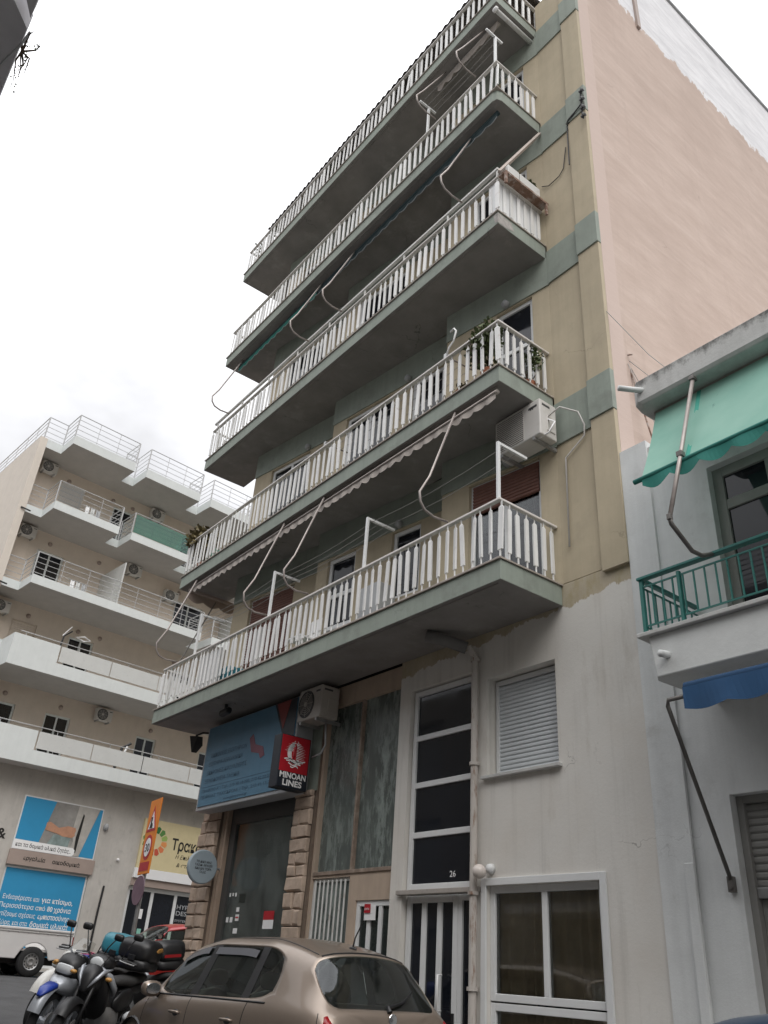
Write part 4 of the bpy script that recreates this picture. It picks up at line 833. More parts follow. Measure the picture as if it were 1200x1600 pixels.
# ================================================================== SIGNS on the main building
bsn = thing('shop_sign', 'large faded blue shop signboard with rows of text above the shop window', 'sign', (-7.2, -.2, 4.05))
mk('box', MB().fbox(F0, -8.78, -5.48, 4.05, 5.62, -.005, .33), M_signgrey, bsn, bevel=.012)
mk('face', MB().fbox(F0, -8.70, -5.52, 4.12, 5.60, .331, .345), M_blue, bsn)
for (bd_, z, hgt, x, wd) in (('ΕΚΔΟΣΕΙΣ ΕΙΣΙΤΗΡΙΩΝ', 5.00, .10, -8.45, 1.35), ('ΕΙΣΙΤΗΡΙΑ-ΑΕΡΟΠΟΡΙΚΑ', 4.84, .10, -8.5, 1.30), ('ΕΚΔΡΟΜΕΣ-ΚΡΟΥΑΖΙΕΡΕΣ', 4.68, .10, -8.52, 1.50), ('ΞΕΝΟΔΟΧΕΙΑ-ΤΑΞΙΔΙΑ', 4.53, .10, -8.55, 1.32), ('ΓΡΑΦΕΙΟ Α\' : Τηλ. 210 48.18.200, 210 42.22.220 Fax', 4.36, .075, -8.60, 2.75), ('ΠΕΙΡΑΙΑΣ ΤΑΧΥΔΡΟΜ. / Τηλ. 210 41.13.221', 4.25, .075, -8.62, 2.6), ('www.galaxytravel.gr', 4.155, .07, -7.7, .85)):
    mk('lettering', text_mb(bd_, F0.p(x, z, .346), (1, 0, 0), (0, 0, 1), hgt, wd, bold=.012, depth=.003), M_bluetext, bsn)
mk('rule', MB().fbox(F0, -8.6, -5.9, 4.455, 4.463, .345, .348), M_bluetext, bsn)
mk('emblem', MB().prism([F0.p(-7.02, 5.14, .346), F0.p(-6.9, 5.2, .346), F0.p(-6.78, 5.0, .346), F0.p(-6.5, 4.92, .346), F0.p(-6.42, 4.76, .346), F0.p(-6.55, 4.72, .346), F0.p(-6.62, 4.82, .346), F0.p(-6.9, 4.88, .346)], (0, -.004, 0)), mat('faded_red_print', (.20, .07, .10), .5, var=.1), bsn)
mk('corner_print', MB().prism([F0.p(-6.25, 5.6, .346), F0.p(-5.53, 5.6, .346), F0.p(-5.53, 4.85, .346), F0.p(-5.72, 4.72, .346)], (0, -.003, 0)), M_navy, bsn); mk('corner_print', MB().prism([F0.p(-6.18, 5.6, .350), F0.p(-5.72, 5.6, .350), F0.p(-5.90, 5.12, .350)], (0, -.003, 0)), mat('dull_red_print', (.22, .035, .03), .5, var=.1), bsn)
mn = thing('ferry_sign', 'black box sign with red panel and white words MINOAN LINES', 'sign', (-5.4, -.42, 4.05))
mk('box', MB().box(-5.54, -5.30, -.70, -.13, 4.05, 4.88), M_navy, mn, bevel=.012); mk('panel', MB().box(-5.30, -5.292, -.685, -.155, 4.30, 4.865), M_red, mn)
mk('lettering', text_mb('MINOAN', (-5.297, -.665, 4.205), (0, 1, 0), (0, 0, 1), .125, .49, bold=.03, depth=.003), M_signwhite, mn); mk('lettering', text_mb('LINES', (-5.297, -.60, 4.09), (0, 1, 0), (0, 0, 1), .125, .36, bold=.03, depth=.003), M_signwhite, mn)
em = MB(); cy_, cz_ = -.415, 4.60; X_ = -5.289
for i in range(13):    # sun disc drawn as rays
    z = cz_ + .185 - i * .026; hw = math.sqrt(max(0, .19 ** 2 - (z - cz_) ** 2)) * (1.0 if i % 2 else 1.12); b = len(em.v)
    em.v += [(X_, cy_ + .02, z), (X_, cy_ + hw, z - .006), (X_, cy_ + .02, z + .016)]; em.face((b, b + 1, b + 2))
    if i < 7: b = len(em.v); em.v += [(X_, cy_ - .02, z), (X_, cy_ - hw, z - .006), (X_, cy_ - .02, z + .016)]; em.face((b, b + 1, b + 2))
b = len(em.v); nn = 22; rim = [(X_, cy_ + .13 * math.cos(math.radians(70 + i * 12)) * 1.0 - .02, cz_ + .165 * math.sin(math.radians(70 + i * 12))) for i in range(nn)]; rim2 = [(X_, cy_ + .075 * math.cos(math.radians(75 + i * 11)) - .0, cz_ + .13 * math.sin(math.radians(75 + i * 11))) for i in range(nn)]
em.v += rim + rim2
for i in range(nn - 1): em.face((b + i, b + i + 1, b + nn + i + 1, b + nn + i))
for i in range(4):     # waves
    z = cz_ - .12 - i * .033; b = len(em.v); wd = .20 - i * .042
    for k in range(9): t_ = k / 8; yy = cy_ - wd + 2 * wd * t_; zz = z + .016 * math.sin(t_ * 7 + i); em.v += [(X_, yy, zz), (X_, yy, zz + .018)]
    for k in range(8): em.face((b + 2 * k, b + 2 * k + 2, b + 2 * k + 3, b + 2 * k + 1))
mk('emblem', em, M_signwhite, mn)
fg = MB(); fg.tube([(X_ + .002, cy_ - .05, cz_ - .10), (X_ + .002, cy_ - .035, cz_ + .02), (X_ + .002, cy_ - .02, cz_ + .10)], [.012, .016, .018], 6); fg.tube([(X_ + .002, cy_ + .01, cz_ - .10), (X_ + .002, cy_ - .01, cz_ - .0), (X_ + .002, cy_ - .02, cz_ + .04)], [.010, .014, .014], 6); fg.ball((X_ + .002, cy_ - .012, cz_ + .135), .006, .02, .024); fg.tube([(X_ + .002, cy_ - .02, cz_ + .09), (X_ + .002, cy_ + .07, cz_ + .06)], .007, 5); mk('emblem', fg, M_red, mn)
rsn = thing('round_sign', 'round grey blade sign with dark text beside the stone pillar', 'sign', (-8.1, -.3, 3.05))
mk('disc', MB().lathe((-8.12, -.33, 3.06), (1, 0, 0), [(0, -.05), (.27, -.05), (.28, -.03), (.28, .03), (.265, .045), (0, .045)], 36), mat('round_grey', (.30, .36, .40), .5, var=.05), rsn)
for i, (bd_, wd) in enumerate((('ΤΟ ΔΙΚΟ ΜΑΣ', .30), ('ΤΑΞΙΔΙ ΑΡΧΙΖΕΙ', .34), ('ΕΔΩ ΚΑΙ ΤΩΡΑ', .32), ('ΓΙΑ ΣΑΣ', .12))): mk('lettering', text_mb(bd_, (-8.074, -.33 - wd / 2, 3.12 - i * .055), (0, 1, 0), (0, 0, 1), .05, wd, bold=.02, depth=.002), M_ink, rsn)
mk('bracket', MB().tube([(-8.12, -.06, 3.06), (-8.12, .02, 3.06)], .02, 6), M_steel, rsn)

t = thing('plastic_chair', 'white plastic garden chair behind the first balcony rail', 'chair', (-5.1, -.62, 6.0))
mk('seat', MB().box(-5.32, -4.90, -.84, -.42, 6.40, 6.44), M_signwhite, t, bevel=.01)
for (a, b) in ((-5.30, -.82), (-4.92, -.82), (-5.30, -.44), (-4.92, -.44)): mk('leg', MB().cyl((a, b, 6.0), (a, b, 6.40), .02, n=8), M_signwhite, t)
for q in range(5): mk('back_slat', MB().box(-5.30 + q * .085, -5.25 + q * .085, -.44, -.42, 6.44, 6.85), M_signwhite, t)
mk('storage_box', MB().box(-7.9, -7.2, -.9, -.5, 6.0, 6.42), M_teal, None, org=(-7.5, -.7, 6), bevel=.02, label='teal storage box on the floor of the first balcony', cat='box')
mk('cupboard', MB().box(-3.75, -3.2, -.55, -.2, 6.0, 6.95), M_signgrey, None, org=(-3.5, -.4, 6), bevel=.01, label='pale metal cupboard standing against the first balcony wall', cat='cupboard')

# ================================================================== LEFT BUILDING
TH_ = math.radians(5.5); FL = Fr((-22, -1.65), (-math.sin(TH_), math.cos(TH_)))
lb = thing('corner_apartments', 'pale corner apartment block with stepped white balconies and shops below', 'building', tuple(FL.p(5, gz(-22), -3)))
ZL = [6.86, 9.80, 12.70, 15.67, 18.53]; UMAX = 16.0
# body walls: facade of each storey set back behind the balconies, side wall with fin, roof
gh = [(2.05, 4.85, 1.2, 3.94), (6.36, 11.2, 1.2, 3.82)]
mk('wall', walls(MB(), FL, -.9, UMAX, .8, 6.86, -1.1, -.75, gh), M_lground, lb, label='stained grey ground floor wall')
ops = {0: [(.05, 1.42, 'w'), (2.52, 3.47, 'd'), (6.16, 7.02, 'd'), (9.0, 10.2, 'd')], 1: [(.42, 1.36, 's'), (2.62, 3.62, 'd'), (7.0, 8.0, 'd')], 2: [(.55, 1.62, 'd'), (6.62, 7.98, 'd'), (10, 11.5, 'd')], 3: [(3.0, 3.9, 'd'), (6.3, 7.4, 'd'), (9.4, 10.6, 'd')]}
for k in range(4):
    z0 = ZL[k] + .30; z1 = ZL[k + 1]; top = z0 + 1.95
    mk('wall', walls(MB(), FL, -.70, UMAX, z0 - .3, z1, -2.5, -2.15, [(a, b, z0 + .02, top) for a, b, t_ in ops[k]]), M_lwall, lb)
    for a, b, t_ in ops[k]:
        if t_ == 's':
            f = window(lb, FL, a, b, z0 + .02, top, -2.22, 1, .07, M_lwall, M_pane, name='balcony_door'); mk('roller_shutter', shutter_mb(FL, a + .07, b - .07, z0 + .05, top - .03, -2.21, .07), M_lwall, f)
        else: window(lb, FL, a, b, z0 + .02, top, -2.22, 2 if t_ == 'd' else 1, .07, M_lwhite, M_pane, name='balcony_door' if t_ == 'd' else 'window')
    for a in ((.95, 3.0, 6.7) if k in (0, 2) else (.95, 2.9, 3.8, 7.1)): mk('lamp', MB().lathe(FL.p(a, z1 - .40, -2.15), FL.n, [(0, .06), (.07, .05), (.09, .0), (0, 0)], 12), M_taupe, lb, smooth=True)
sw_ = MB(); sw_.fbox(FL, -.90, -.62, .8, 18.90, -12, -1.08); mk('side_wall', sw_, M_lside, lb, label='cream flank wall with vertical edge fin')
bk = MB(); bk.fbox(FL, -.62, UMAX, .8, 18.5, -12, -11.8); bk.fbox(FL, UMAX, UMAX + .2, .8, 18.9, -12, -2.15); bk.fbox(FL, -.61, UMAX, 18.531, 18.66, -11.8, -2.2); mk('rear_wall', bk, M_lwall, lb)
mk('dark_liner', MB().fbox(FL, -.6, UMAX, 1, 18.4, -3.6, -3.5), M_dark, lb); mk('drip_pipe', MB().cyl(FL.p(-.80, 15.76, -1.05), FL.p(-.45, 15.70, -.98), .03, n=8), M_black, lb); mk('drip_pipe', MB().cyl(FL.p(-.80, 12.8, -1.05), FL.p(-.45, 12.74, -.98), .03, n=8), M_black, lb)

def step_ring(bays, umax):   # plan outline of a stepped balcony edge, (u, d)
    pts = [(-.62, -1.1)]; 
    for a, b in bays: pts += [(a, -1.1), (a, 0), (b, 0), (b, -1.1)]
    pts += [(umax, -1.1)] if bays[-1][1] < umax else []
    return pts
def lbalcony(z, th, bays, rail=True, railh=.95, roof=False, fill=None):
    out = step_ring(bays, UMAX); ring = out + [(UMAX, -2.6), (-.62, -2.6)]; n = len(ring); mb = MB()
    mb.v = [tuple(FL.p(u_, z, d_)) for u_, d_ in ring] + [tuple(FL.p(u_, z + th, d_)) for u_, d_ in ring]
    mb.cur = 1; mb.face(range(n)); mb.cur = 0; mb.face(range(2 * n - 1, n - 1, -1))
    for i in range(n): mb.face((i, (i + 1) % n, n + (i + 1) % n, n + i))
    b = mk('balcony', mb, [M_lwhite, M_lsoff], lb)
    if rail:
        zt = z + th; line = [(u_ + (.05 if i and ring[i - 1][0] == u_ and False else 0), d_ - .06) for i, (u_, d_) in enumerate(out)]
        if roof: line = [(-.76, -9.5), (-.76, -1.16)] + line[1:]
        for q in range(5):
            h_ = zt + .10 + q * (railh - .10) / 4; rr_ = .020 if q == 4 else .012
            for (p0, p1) in zip(line[:-1], line[1:]): mk('rail', MB().cyl(FL.p(p0[0], h_, p0[1]), FL.p(p1[0], h_, p1[1]), rr_, n=6), M_lrail, b)
        for (p0, p1) in zip(line[:-1], line[1:]):
            L_ = math.hypot(p1[0] - p0[0], p1[1] - p0[1]); m_ = max(1, round(L_ / 1.0))
            for i in range(m_ + (1 if p1 == line[-1] else 0)):
                t_ = i / m_; e_ = i == 0; x, d_ = p0[0] + (p1[0] - p0[0]) * t_, p0[1] + (p1[1] - p0[1]) * t_
                mk('post', MB().cyl(FL.p(x, zt, d_), FL.p(x, zt + railh, d_), .026 if e_ else .010, n=6), M_lrail, b)
    return b
B3 = [(0, 2.6), (3.12, 5.66), (6.2, 8.8), (9.3, 11.9), (12.4, 15.0)]
lbalcony(18.53, .38, B3, roof=True, railh=.98)
b4 = lbalcony(15.67, .32, B3, railh=.88)
g_ = MB(); g_.fbox(FL, .06, .95, 16.03, 16.82, -.045, -.035); mk('glass_infill', g_, glass('clear_infill', (.78, .78, .76)), b4)
for a, b_ in ((3.16, 5.60), (6.3, 8.7)): mk('glass_infill', MB().fbox(FL, a, b_, 16.03, 16.80, -.045, -.035), M_greenglass, b4, label='green glass railing infill')
mk('glass_infill', MB().add([tuple(FL.p(3.15, 16.03, -.1)), tuple(FL.p(3.15, 16.03, -1.1)), tuple(FL.p(3.15, 16.8, -1.1)), tuple(FL.p(3.15, 16.8, -.1))], [(0, 1, 2, 3)]), M_greenglass, b4)
b3 = lbalcony(12.70, .32, [(0, 6.9), (7.4, 11)], railh=.88)
for a in (3.22, 8.9): mk('divider', MB().fbox(FL, a, a + .05, 13.03, 14.75, -2.14, -.12), M_frost, b3 if a < 5 else b3)
def solid_balcony(z, solid_to):
    b = lbalcony(z, .44, [(0, UMAX - .01)], rail=False)
    mk('parapet', MB().fbox(FL, .001, solid_to, z + .441, z + 1.06, -.18, -.001), M_lwhite, b); mk('parapet', MB().fbox(FL, .002, .16, z + .441, z + 1.05, -1.1, -.181), M_lwhite, b); mk('parapet', MB().fbox(FL, -.62, .001, z + .441, z + 1.05, -1.26, -1.101), M_lwhite, b)
    x = solid_to + .06
    while x < UMAX - 1:
        mk('frosted_panel', MB().fbox(FL, x, x + 1.9, z + .52, z + 1.06, -.05, -.035), M_frost, b); x += 1.93
    mk('rail', MB().cyl(FL.p(.2, z + 1.20, -.08), FL.p(UMAX - .5, z + 1.20, -.08), .016, n=6), M_lrail, b)
    for i in range(8): u_ = .4 + i * 1.93; mk('post', MB().cyl(FL.p(u_, z + .45, -.09), FL.p(u_, z + 1.20, -.09), .012, n=6), M_lrail, b)
    return b
solid_balcony(9.80, 1.62); solid_balcony(6.86, 1.66)
for (u_, z, lbl) in ((-.30, 18.02, 'white air conditioner high on the left block beside its roof edge'), (-.35, 15.15, 'white air conditioner one floor below the roof at the left block edge'), (4.12, 15.20, 'white air conditioner between two doors on the third floor of the left block'), (4.55, 18.0, 'white air conditioner behind the green glass balcony'), (4.28, 9.25, 'white air conditioner on the first floor wall of the left block'), (5.95, 14.70, 'small air conditioner near the left block doors by the awning arm'), (-.45, 12.05, 'air conditioner at the second floor left edge of the left block')):
    ac_unit(FL, u_, z, -2.12, .62, .44, .26, lbl, mt=M_ac, group='air conditioners on the left block')
# things seen over the parapets
def bike_on_wall(u_, z):
    t = thing('exercise_bike', 'folded exercise machine standing behind the second floor parapet of the left block', 'machine', tuple(FL.p(u_, z, -.6)))
    mk('frame', MB().tube([FL.p(u_, z, -.6), FL.p(u_ + .1, z + 1.2, -.6), FL.p(u_ + .35, z + 1.45, -.6)], .03, 6), M_black, t); mk('handle', MB().tube([FL.p(u_ + .5, z + 1.25, -.5), FL.p(u_ + .8, z + 1.35, -.5), FL.p(u_ + 1.05, z + 1.27, -.5), FL.p(u_ + .8, z + 1.18, -.5)], .025, 6, closed=True), M_signwhite, t); mk('handle', MB().tube([FL.p(u_ + .05, z + 1.2, -.6), FL.p(u_ + .3, z + 1.6, -.6)], .02, 6), M_signwhite, t)
bike_on_wall(1.75, 10.24)
t = thing('ironing_stand', 'dark stand leaning behind the first floor parapet of the left block', 'stand', tuple(FL.p(4.9, 7.3, -.5))); mk('frame', MB().tube([FL.p(4.75, 7.3, -.5), FL.p(4.9, 8.15, -.5), FL.p(5.2, 8.35, -.5)], .05, 6), M_black, t); mk('pad', MB().tube([FL.p(4.95, 7.9, -.42), FL.p(5.05, 8.2, -.42)], .04, 6), M_signwhite, t)

# ---- posters and shop fronts of the left building
D0 = -.75
def fpoly(fr, pts, d, th=.004): return MB().prism([fr.p(a, b, d) for a, b in pts], fr.n * th)
up = thing('wall_poster', 'blue poster with a printed hand holding a trowel on the grey wall', 'poster', tuple(FL.p(3.4, 4.42, D0)))
mk('board', MB().fbox(FL, 2.06, 4.86, 4.41, 6.04, D0 + .0, D0 + .05), M_wframe, up, bevel=.006); mk('print', fpoly(FL, [(2.10, 4.45), (4.82, 4.45), (4.82, 6.0), (2.10, 6.0)], D0 + .051), M_brightblue, up)
mk('print', fpoly(FL, [(2.85, 4.60), (4.30, 4.45), (4.72, 6.0), (3.15, 6.0)], D0 + .056), M_printgrey, up); mk('print', fpoly(FL, [(3.85, 4.45), (4.30, 4.45), (4.70, 6.0), (3.95, 6.0)], D0 + .061), M_printlight, up)
mk('print', fpoly(FL, [(3.10, 4.62), (3.95, 4.50), (4.0, 4.95), (3.9, 5.02), (3.3, 5.0)], D0 + .061), M_printbucket, up)
mk('print', fpoly(FL, [(2.98, 5.32), (3.10, 5.36), (3.42, 5.22), (3.72, 5.32), (3.98, 5.30), (4.02, 5.22), (3.99, 5.12), (4.02, 5.06), (3.92, 4.98), (3.6, 4.98), (3.4, 5.04), (2.98, 5.10)], D0 + .066), M_skin, up)
mk('print', fpoly(FL, [(4.10, 4.55), (4.16, 4.55), (4.20, 5.72), (4.15, 5.78), (4.06, 5.0)], D0 + .071), M_ink, up)
mk('caption_strip', fpoly(FL, [(2.06, 4.42), (4.05, 4.42), (4.12, 4.50), (4.12, 4.62), (4.05, 4.68), (2.06, 4.70)], D0 + .073), M_signwhite, up); mk('lettering', text_mb('και τα δομικά υλικά ζητάς..', FL.p(2.14, 4.50, D0 + .078), FL.u, (0, 0, 1), .17, 1.85, bold=.008, depth=.002), M_ink, up)
bn = thing('shop_fascia', 'taupe shop fascia reading ergaleia oikodomika between the two blue posters', 'sign', tuple(FL.p(3.4, 3.96, D0)))
mk('board', MB().fbox(FL, 2.03, 4.92, 3.96, 4.405, D0 + .001, D0 + .09), M_taupe, bn, bevel=.01)
mk('lettering', text_mb('εργαλεία', FL.p(2.50, 4.13, D0 + .091), FL.u, (0, 0, 1), .17, .72, bold=.02, depth=.003), M_ink, bn); mk('lettering', text_mb('οικοδομικά', FL.p(3.46, 4.13, D0 + .091), FL.u, (0, 0, 1), .17, .95, bold=.02, depth=.003), M_ink, bn)
lp = thing('wall_poster', 'blue poster with white Greek text behind the pickup', 'poster', tuple(FL.p(3.4, 1.5, D0)))
mk('board', MB().fbox(FL, 2.06, 4.84, 1.2, 3.93, D0 - .2, D0 - .05), M_wframe, lp); mk('print', fpoly(FL, [(2.12, 1.3), (4.78, 1.3), (4.78, 3.88), (2.12, 3.88)], D0 - .049), M_brightblue, lp)
for i, (a, b_, wa, wb) in enumerate((('Ενδιαφέρεστε και ', 'για κτίσιμο,', 1.25, 1.05), ('Περισσότερα από ', '80 χρόνια', 1.55, .80), ('χτίζουμε σχέσεις ', 'εμπιστοσύνης', 1.25, 1.05), ('Τώρα, και στα ', 'δομικά υλικά!', 1.0, 1.25))):
    z = 3.00 - i * .235; x0 = 4.55 - wa - wb - .02
    mk('lettering', text_mb(a, FL.p(x0, z, D0 - .044), FL.u, (0, 0, 1), .185, wa - .08, depth=.002, bold=.004), M_signwhite, lp); mk('lettering', text_mb(b_, FL.p(x0 + wa, z, D0 - .044), FL.u, (0, 0, 1), .20, wb, bold=.016, depth=.002), M_signwhite, lp)
mk('wall_ampersand', text_mb('&', FL.p(1.50, 4.66, D0 + .004), FL.u, (0, 0, 1), .42, .30, bold=.02, depth=.004), M_ink, lb)
cs = thing('shop_sign', 'cream shop sign with a ring of coloured petals and the word Trakad', 'sign', tuple(FL.p(8.5, 4.1, D0)))
mk('board', MB().fbox(FL, 6.45, 11.2, 4.40, 6.02, D0 + .001, D0 + .09), M_cream, cs, bevel=.008); mk('strip', MB().fbox(FL, 6.42, 11.2, 4.08, 4.395, D0 + .002, D0 + .11), M_signwhite, cs, bevel=.008); mk('strip', MB().fbox(FL, 6.40, 11.2, 3.84, 4.075, D0 - .05, D0 + .05), M_taupe, cs)
pc = [(.02, .17, .05), (.10, .25, .06), (.32, .45, .12), (.75, .30, .10), (.70, .20, .08), (.55, .09, .05), (.40, .03, .03), (.30, .02, .05)]
for i in range(12):
    a0 = math.radians(92 - i * 30); a1_ = a0 - math.radians(24); q = [(6.98 + r_ * math.cos(a), 5.32 + r_ * math.sin(a)) for r_, a in ((.27, a0), (.46, a0), (.50, (a0 + a1_) / 2), (.46, a1_), (.27, a1_))]
    mk('petal', fpoly(FL, q, D0 + .091), mat('petal_%d' % i, pc[i % 8], .5, var=.04), cs)
mk('lettering', text_mb('Τρακαδ', FL.p(7.66, 5.14, D0 + .092), FL.u, (0, 0, 1), .52, 1.50, bold=.022, depth=.003), M_ink, cs); mk('lettering', text_mb('Η Επιλογή στην', FL.p(7.88, 4.86, D0 + .092), FL.u, (0, 0, 1), .19, 1.45, shear=.25, depth=.003), M_ink, cs); mk('lettering', text_mb('& στα Δομικά', FL.p(7.98, 4.60, D0 + .092), FL.u, (0, 0, 1), .19, 1.3, shear=.25, depth=.003), M_ink, cs)
sf = window(lb, FL, 6.38, 11.2, 1.2, 3.82, -.85, 5, .12, M_wframe, M_pane, name='shop_front')
for i, (bd_, wd, hg) in enumerate((('HYP', .46, .20), ('DES', .44, .20), ('SYSTEM', .50, .10))): mk('lettering', text_mb(bd_, FL.p(8.42, 3.28 - i * .2, -.875), FL.u, (0, 0, 1), hg, wd, bold=.01, depth=.004), M_signgrey, sf)
mk('notice', MB().fbox(FL, 7.0, 7.14, 2.85, 3.15, -.884, -.878), M_signwhite, sf); mk('notice', MB().fbox(FL, 7.05, 7.2, 2.3, 2.55, -.884, -.878), mat('mint_note', (.25, .55, .45), .6), sf)
mk('wall_cable', MB().tube([FL.p(5.45, 3.7, D0 + .02), FL.p(5.42, 3.0, D0 + .02), FL.p(5.40, 1.3, D0 + .02)], .035, 6), M_black, lb); mk('wall_socket', MB().ball(tuple(FL.p(5.75, 4.55, D0 + .03)), .05), M_signwhite, lb); mk('wall_socket', MB().ball(tuple(FL.p(5.05, 5.5, D0 + .05)), .09, .09, .12), M_signgrey, lb)

# ================================================================== STREET SIGN
pp = (-9.62, -.76); tz = thing('road_works_sign', 'tall orange roadworks sign panel on a grey pole at the corner', 'road sign', (pp[0], pp[1], gz(pp[0]) + .12))
mk('pole', MB().cyl((pp[0], pp[1] + .03, gz(pp[0]) + .1), (pp[0], pp[1] + .03, 4.25), .038, n=12), M_steel, tz, smooth=True)
FS = Fr((pp[0], pp[1]), (1, -.10)); K = 1.18; Z = lambda z: 2.95 + (z - 2.72) * K
mk('panel', MB().fbox(FS, -.32, .32, Z(2.72), Z(3.86), -.012, .012), M_orange, tz, bevel=.01)
def circ(cx, cz, r, n=24, k=1.0): return [(cx + r * math.cos(6.2832 * i / n), cz + r * k * math.sin(6.2832 * i / n)) for i in range(n)]
mk('warning_triangle', fpoly(FS, [(-.26, Z(3.36)), (.26, Z(3.36)), (0, Z(3.76))], .0125), M_red, tz); mk('warning_triangle', fpoly(FS, [(-.18, Z(3.40)), (.18, Z(3.40)), (0, Z(3.67))], .017), M_signwhite, tz); mk('worker_pictogram', fpoly(FS, [(-.09, Z(3.41)), (.08, Z(3.41)), (.06, Z(3.47)), (0, Z(3.50)), (.02, Z(3.58)), (-.05, Z(3.58)), (-.06, Z(3.48))], .0215), M_ink, tz)
mk('prohibition_ring', fpoly(FS, circ(0, Z(3.12), .225), .0125), M_red, tz); mk('prohibition_ring', fpoly(FS, circ(0, Z(3.12), .165), .017), M_signwhite, tz); mk('lettering', text_mb('30', FS.p(-.12, Z(3.055), .022), FS.u, (0, 0, 1), .20, .24, bold=.02, depth=.002), M_ink, tz)
mk('plate', fpoly(FS, [(-.26, Z(2.77)), (.26, Z(2.77)), (.26, Z(2.90)), (-.26, Z(2.90))], .0125), M_red, tz)
ps = MB(); ps.lathe((pp[0] - .02, pp[1] - .02, 2.68), (-.35, -1, 0), [(0, .0), (.25, .0), (.25, .012), (0, .012)], 28); mk('round_plate', ps, mat('faded_round_sign', (.16, .10, .13), .5, var=.2), tz)

# ================================================================== BUILDING BEHIND THE CAMERA (its balcony corner shows top left)
ob = thing('opposite_building', 'grey building across the street whose balcony corner hangs in at top left', 'building', (-3, -10, gz(-3)))
FO = Fr((0, -9.4), (-1, 0))   # outward is +Y
mk('wall', walls(MB(), FO, -16, 46, -.4, 9.6, -.3, 0, [(-14 + i * 3, -12.4 + i * 3, .9 + 2.95 * j, 2.9 + 2.95 * j) for i in range(19) for j in range(3)]), mat('opposite_wall', (.27, .25, .225), .85, var=.06, streak=.1), ob)  # unseen length and height chosen for window reflections and skylight on the facade
mk('dark_liner', MB().box(-46, 16, -10.6, -10.5, -.4, 9.5), M_dark, ob)
for i in range(19):
    for j in range(3): mk('window', MB().fbox(FO, -14 + i * 3, -12.4 + i * 3, .9 + 2.95 * j, 2.9 + 2.95 * j, -.2, -.12), M_gwood, ob)  # grey infill added so unseen openings don't reflect as black shapes
def slab_poly(ring, z, th, name='balcony'):
    n = len(ring); mb = MB(); mb.v = [(x, y, z) for x, y in ring] + [(x, y, z + th) for x, y in ring]; mb.face(range(n)); mb.face(range(2 * n - 1, n - 1, -1))
    for i in range(n): mb.face((i, (i + 1) % n, n + (i + 1) % n, n + i))
    return mk(name, mb, mat('opposite_soffit', (.50, .49, .51), .9, var=.1), ob)
s1 = slab_poly([(-9, -7.73), (.40, -7.73), (.585, -7.90), (.60, -9.39), (-9, -9.39)], 9.0, .22)
s2 = slab_poly([(.52, -7.735), (7.5, -7.735), (7.5, -9.39), (.88, -9.39), (.87, -7.92), (.74, -7.86)], 9.0, .20)
for z in (3.1, 6.05): slab_poly([(-9, -7.95), (.4, -7.95), (.4, -9.39), (-9, -9.39)], z, .2)
for i in range(7): mk('rail', MB().cyl((-9, -7.8, 9.3 + i * .12), (.35, -7.8, 9.3 + i * .12), .012, n=6), M_pipedark, s1)
vine = thing('hanging_plant', 'wispy trailing plant hanging from the dark balcony corner at top left', 'plant', (.2, -7.72, 9.0))
mk('stem', stems(MB(), (.1, -7.70, 9.05), (.15, -7.62, 8.95), (.35, .06, .10), 10, 31), M_stem, vine); mk('foliage', leaves(MB(), (-.05, -7.66, 8.98), (.35, .05, .08), 60, .022, seed=32), M_leaf, vine); mk('foliage', leaves(MB(), (.32, -7.60, 8.97), (.05, .03, .04), 20, .02, seed=33), M_leaf, vine)
mk('cable', MB().tube([(-.6, -7.95, 8.96), (.0, -7.80, 8.92), (.26, -7.72, 8.95), (.35, -7.70, 9.05)], .012, 6), M_signgrey, None, org=(0, -7.8, 8.95), label='pale cable looped under the dark balcony corner at top left', cat='cable')

mk('roof_mast', MB().tube([(.9, 5.0, 22.4), (.9, 5.0, 26.5)], .015, 6).tube([(.9, 4.6, 25.6), (.9, 5.4, 25.6)], .008, 5).tube([(.9, 4.75, 26.0), (.9, 5.25, 26.0)], .008, 5), M_steel, None, org=(.9, 5, 22.4), label='thin aerial mast rising above the white penthouse wall', cat='aerial')

def rack(u_, z, d_, lbl):
    t = thing('drying_rack', lbl, 'drying rack', tuple(FL.p(u_, z, d_)), group='drying racks on the left block')
    fr_ = MB()
    for dd_ in (0, .35): fr_.tube([FL.p(u_, z, d_ - dd_), FL.p(u_ + .3, z + .55, d_ - .17), FL.p(u_ + .6, z, d_ - dd_)], .012, 5)
    mk('frame', fr_, M_steel, t); mk('wire', MB().tube([FL.p(u_ - .1, z + .58, d_ - .1), FL.p(u_ + .75, z + .58, d_ - .1)], .008, 5).tube([FL.p(u_ - .1, z + .58, d_ - .3), FL.p(u_ + .75, z + .58, d_ - .3)], .008, 5), M_steel, t)
    for q, mt_ in enumerate((M_signwhite, M_frost, M_pink if False else M_signgrey)):
        c_ = MB(); x = u_ + .02 + q * .22; n = 5
        for i in range(n + 1): c_.v += [tuple(FL.p(x + .16 * i / n, z + .585, d_ - .1 + .01 * math.sin(i * 2))), tuple(FL.p(x + .16 * i / n, z + .22, d_ - .08 + .03 * math.sin(i * 2.3)))]
        for i in range(n): c_.face((2 * i, 2 * i + 2, 2 * i + 3, 2 * i + 1))
        mk('garment', c_, mt_, t)
    return t
rack(1.3, 16.0, -.45, 'drying rack with washing on the fourth floor balcony of the left block'); rack(1.6, 13.03, -.7, 'drying rack with washing on the third floor balcony of the left block')

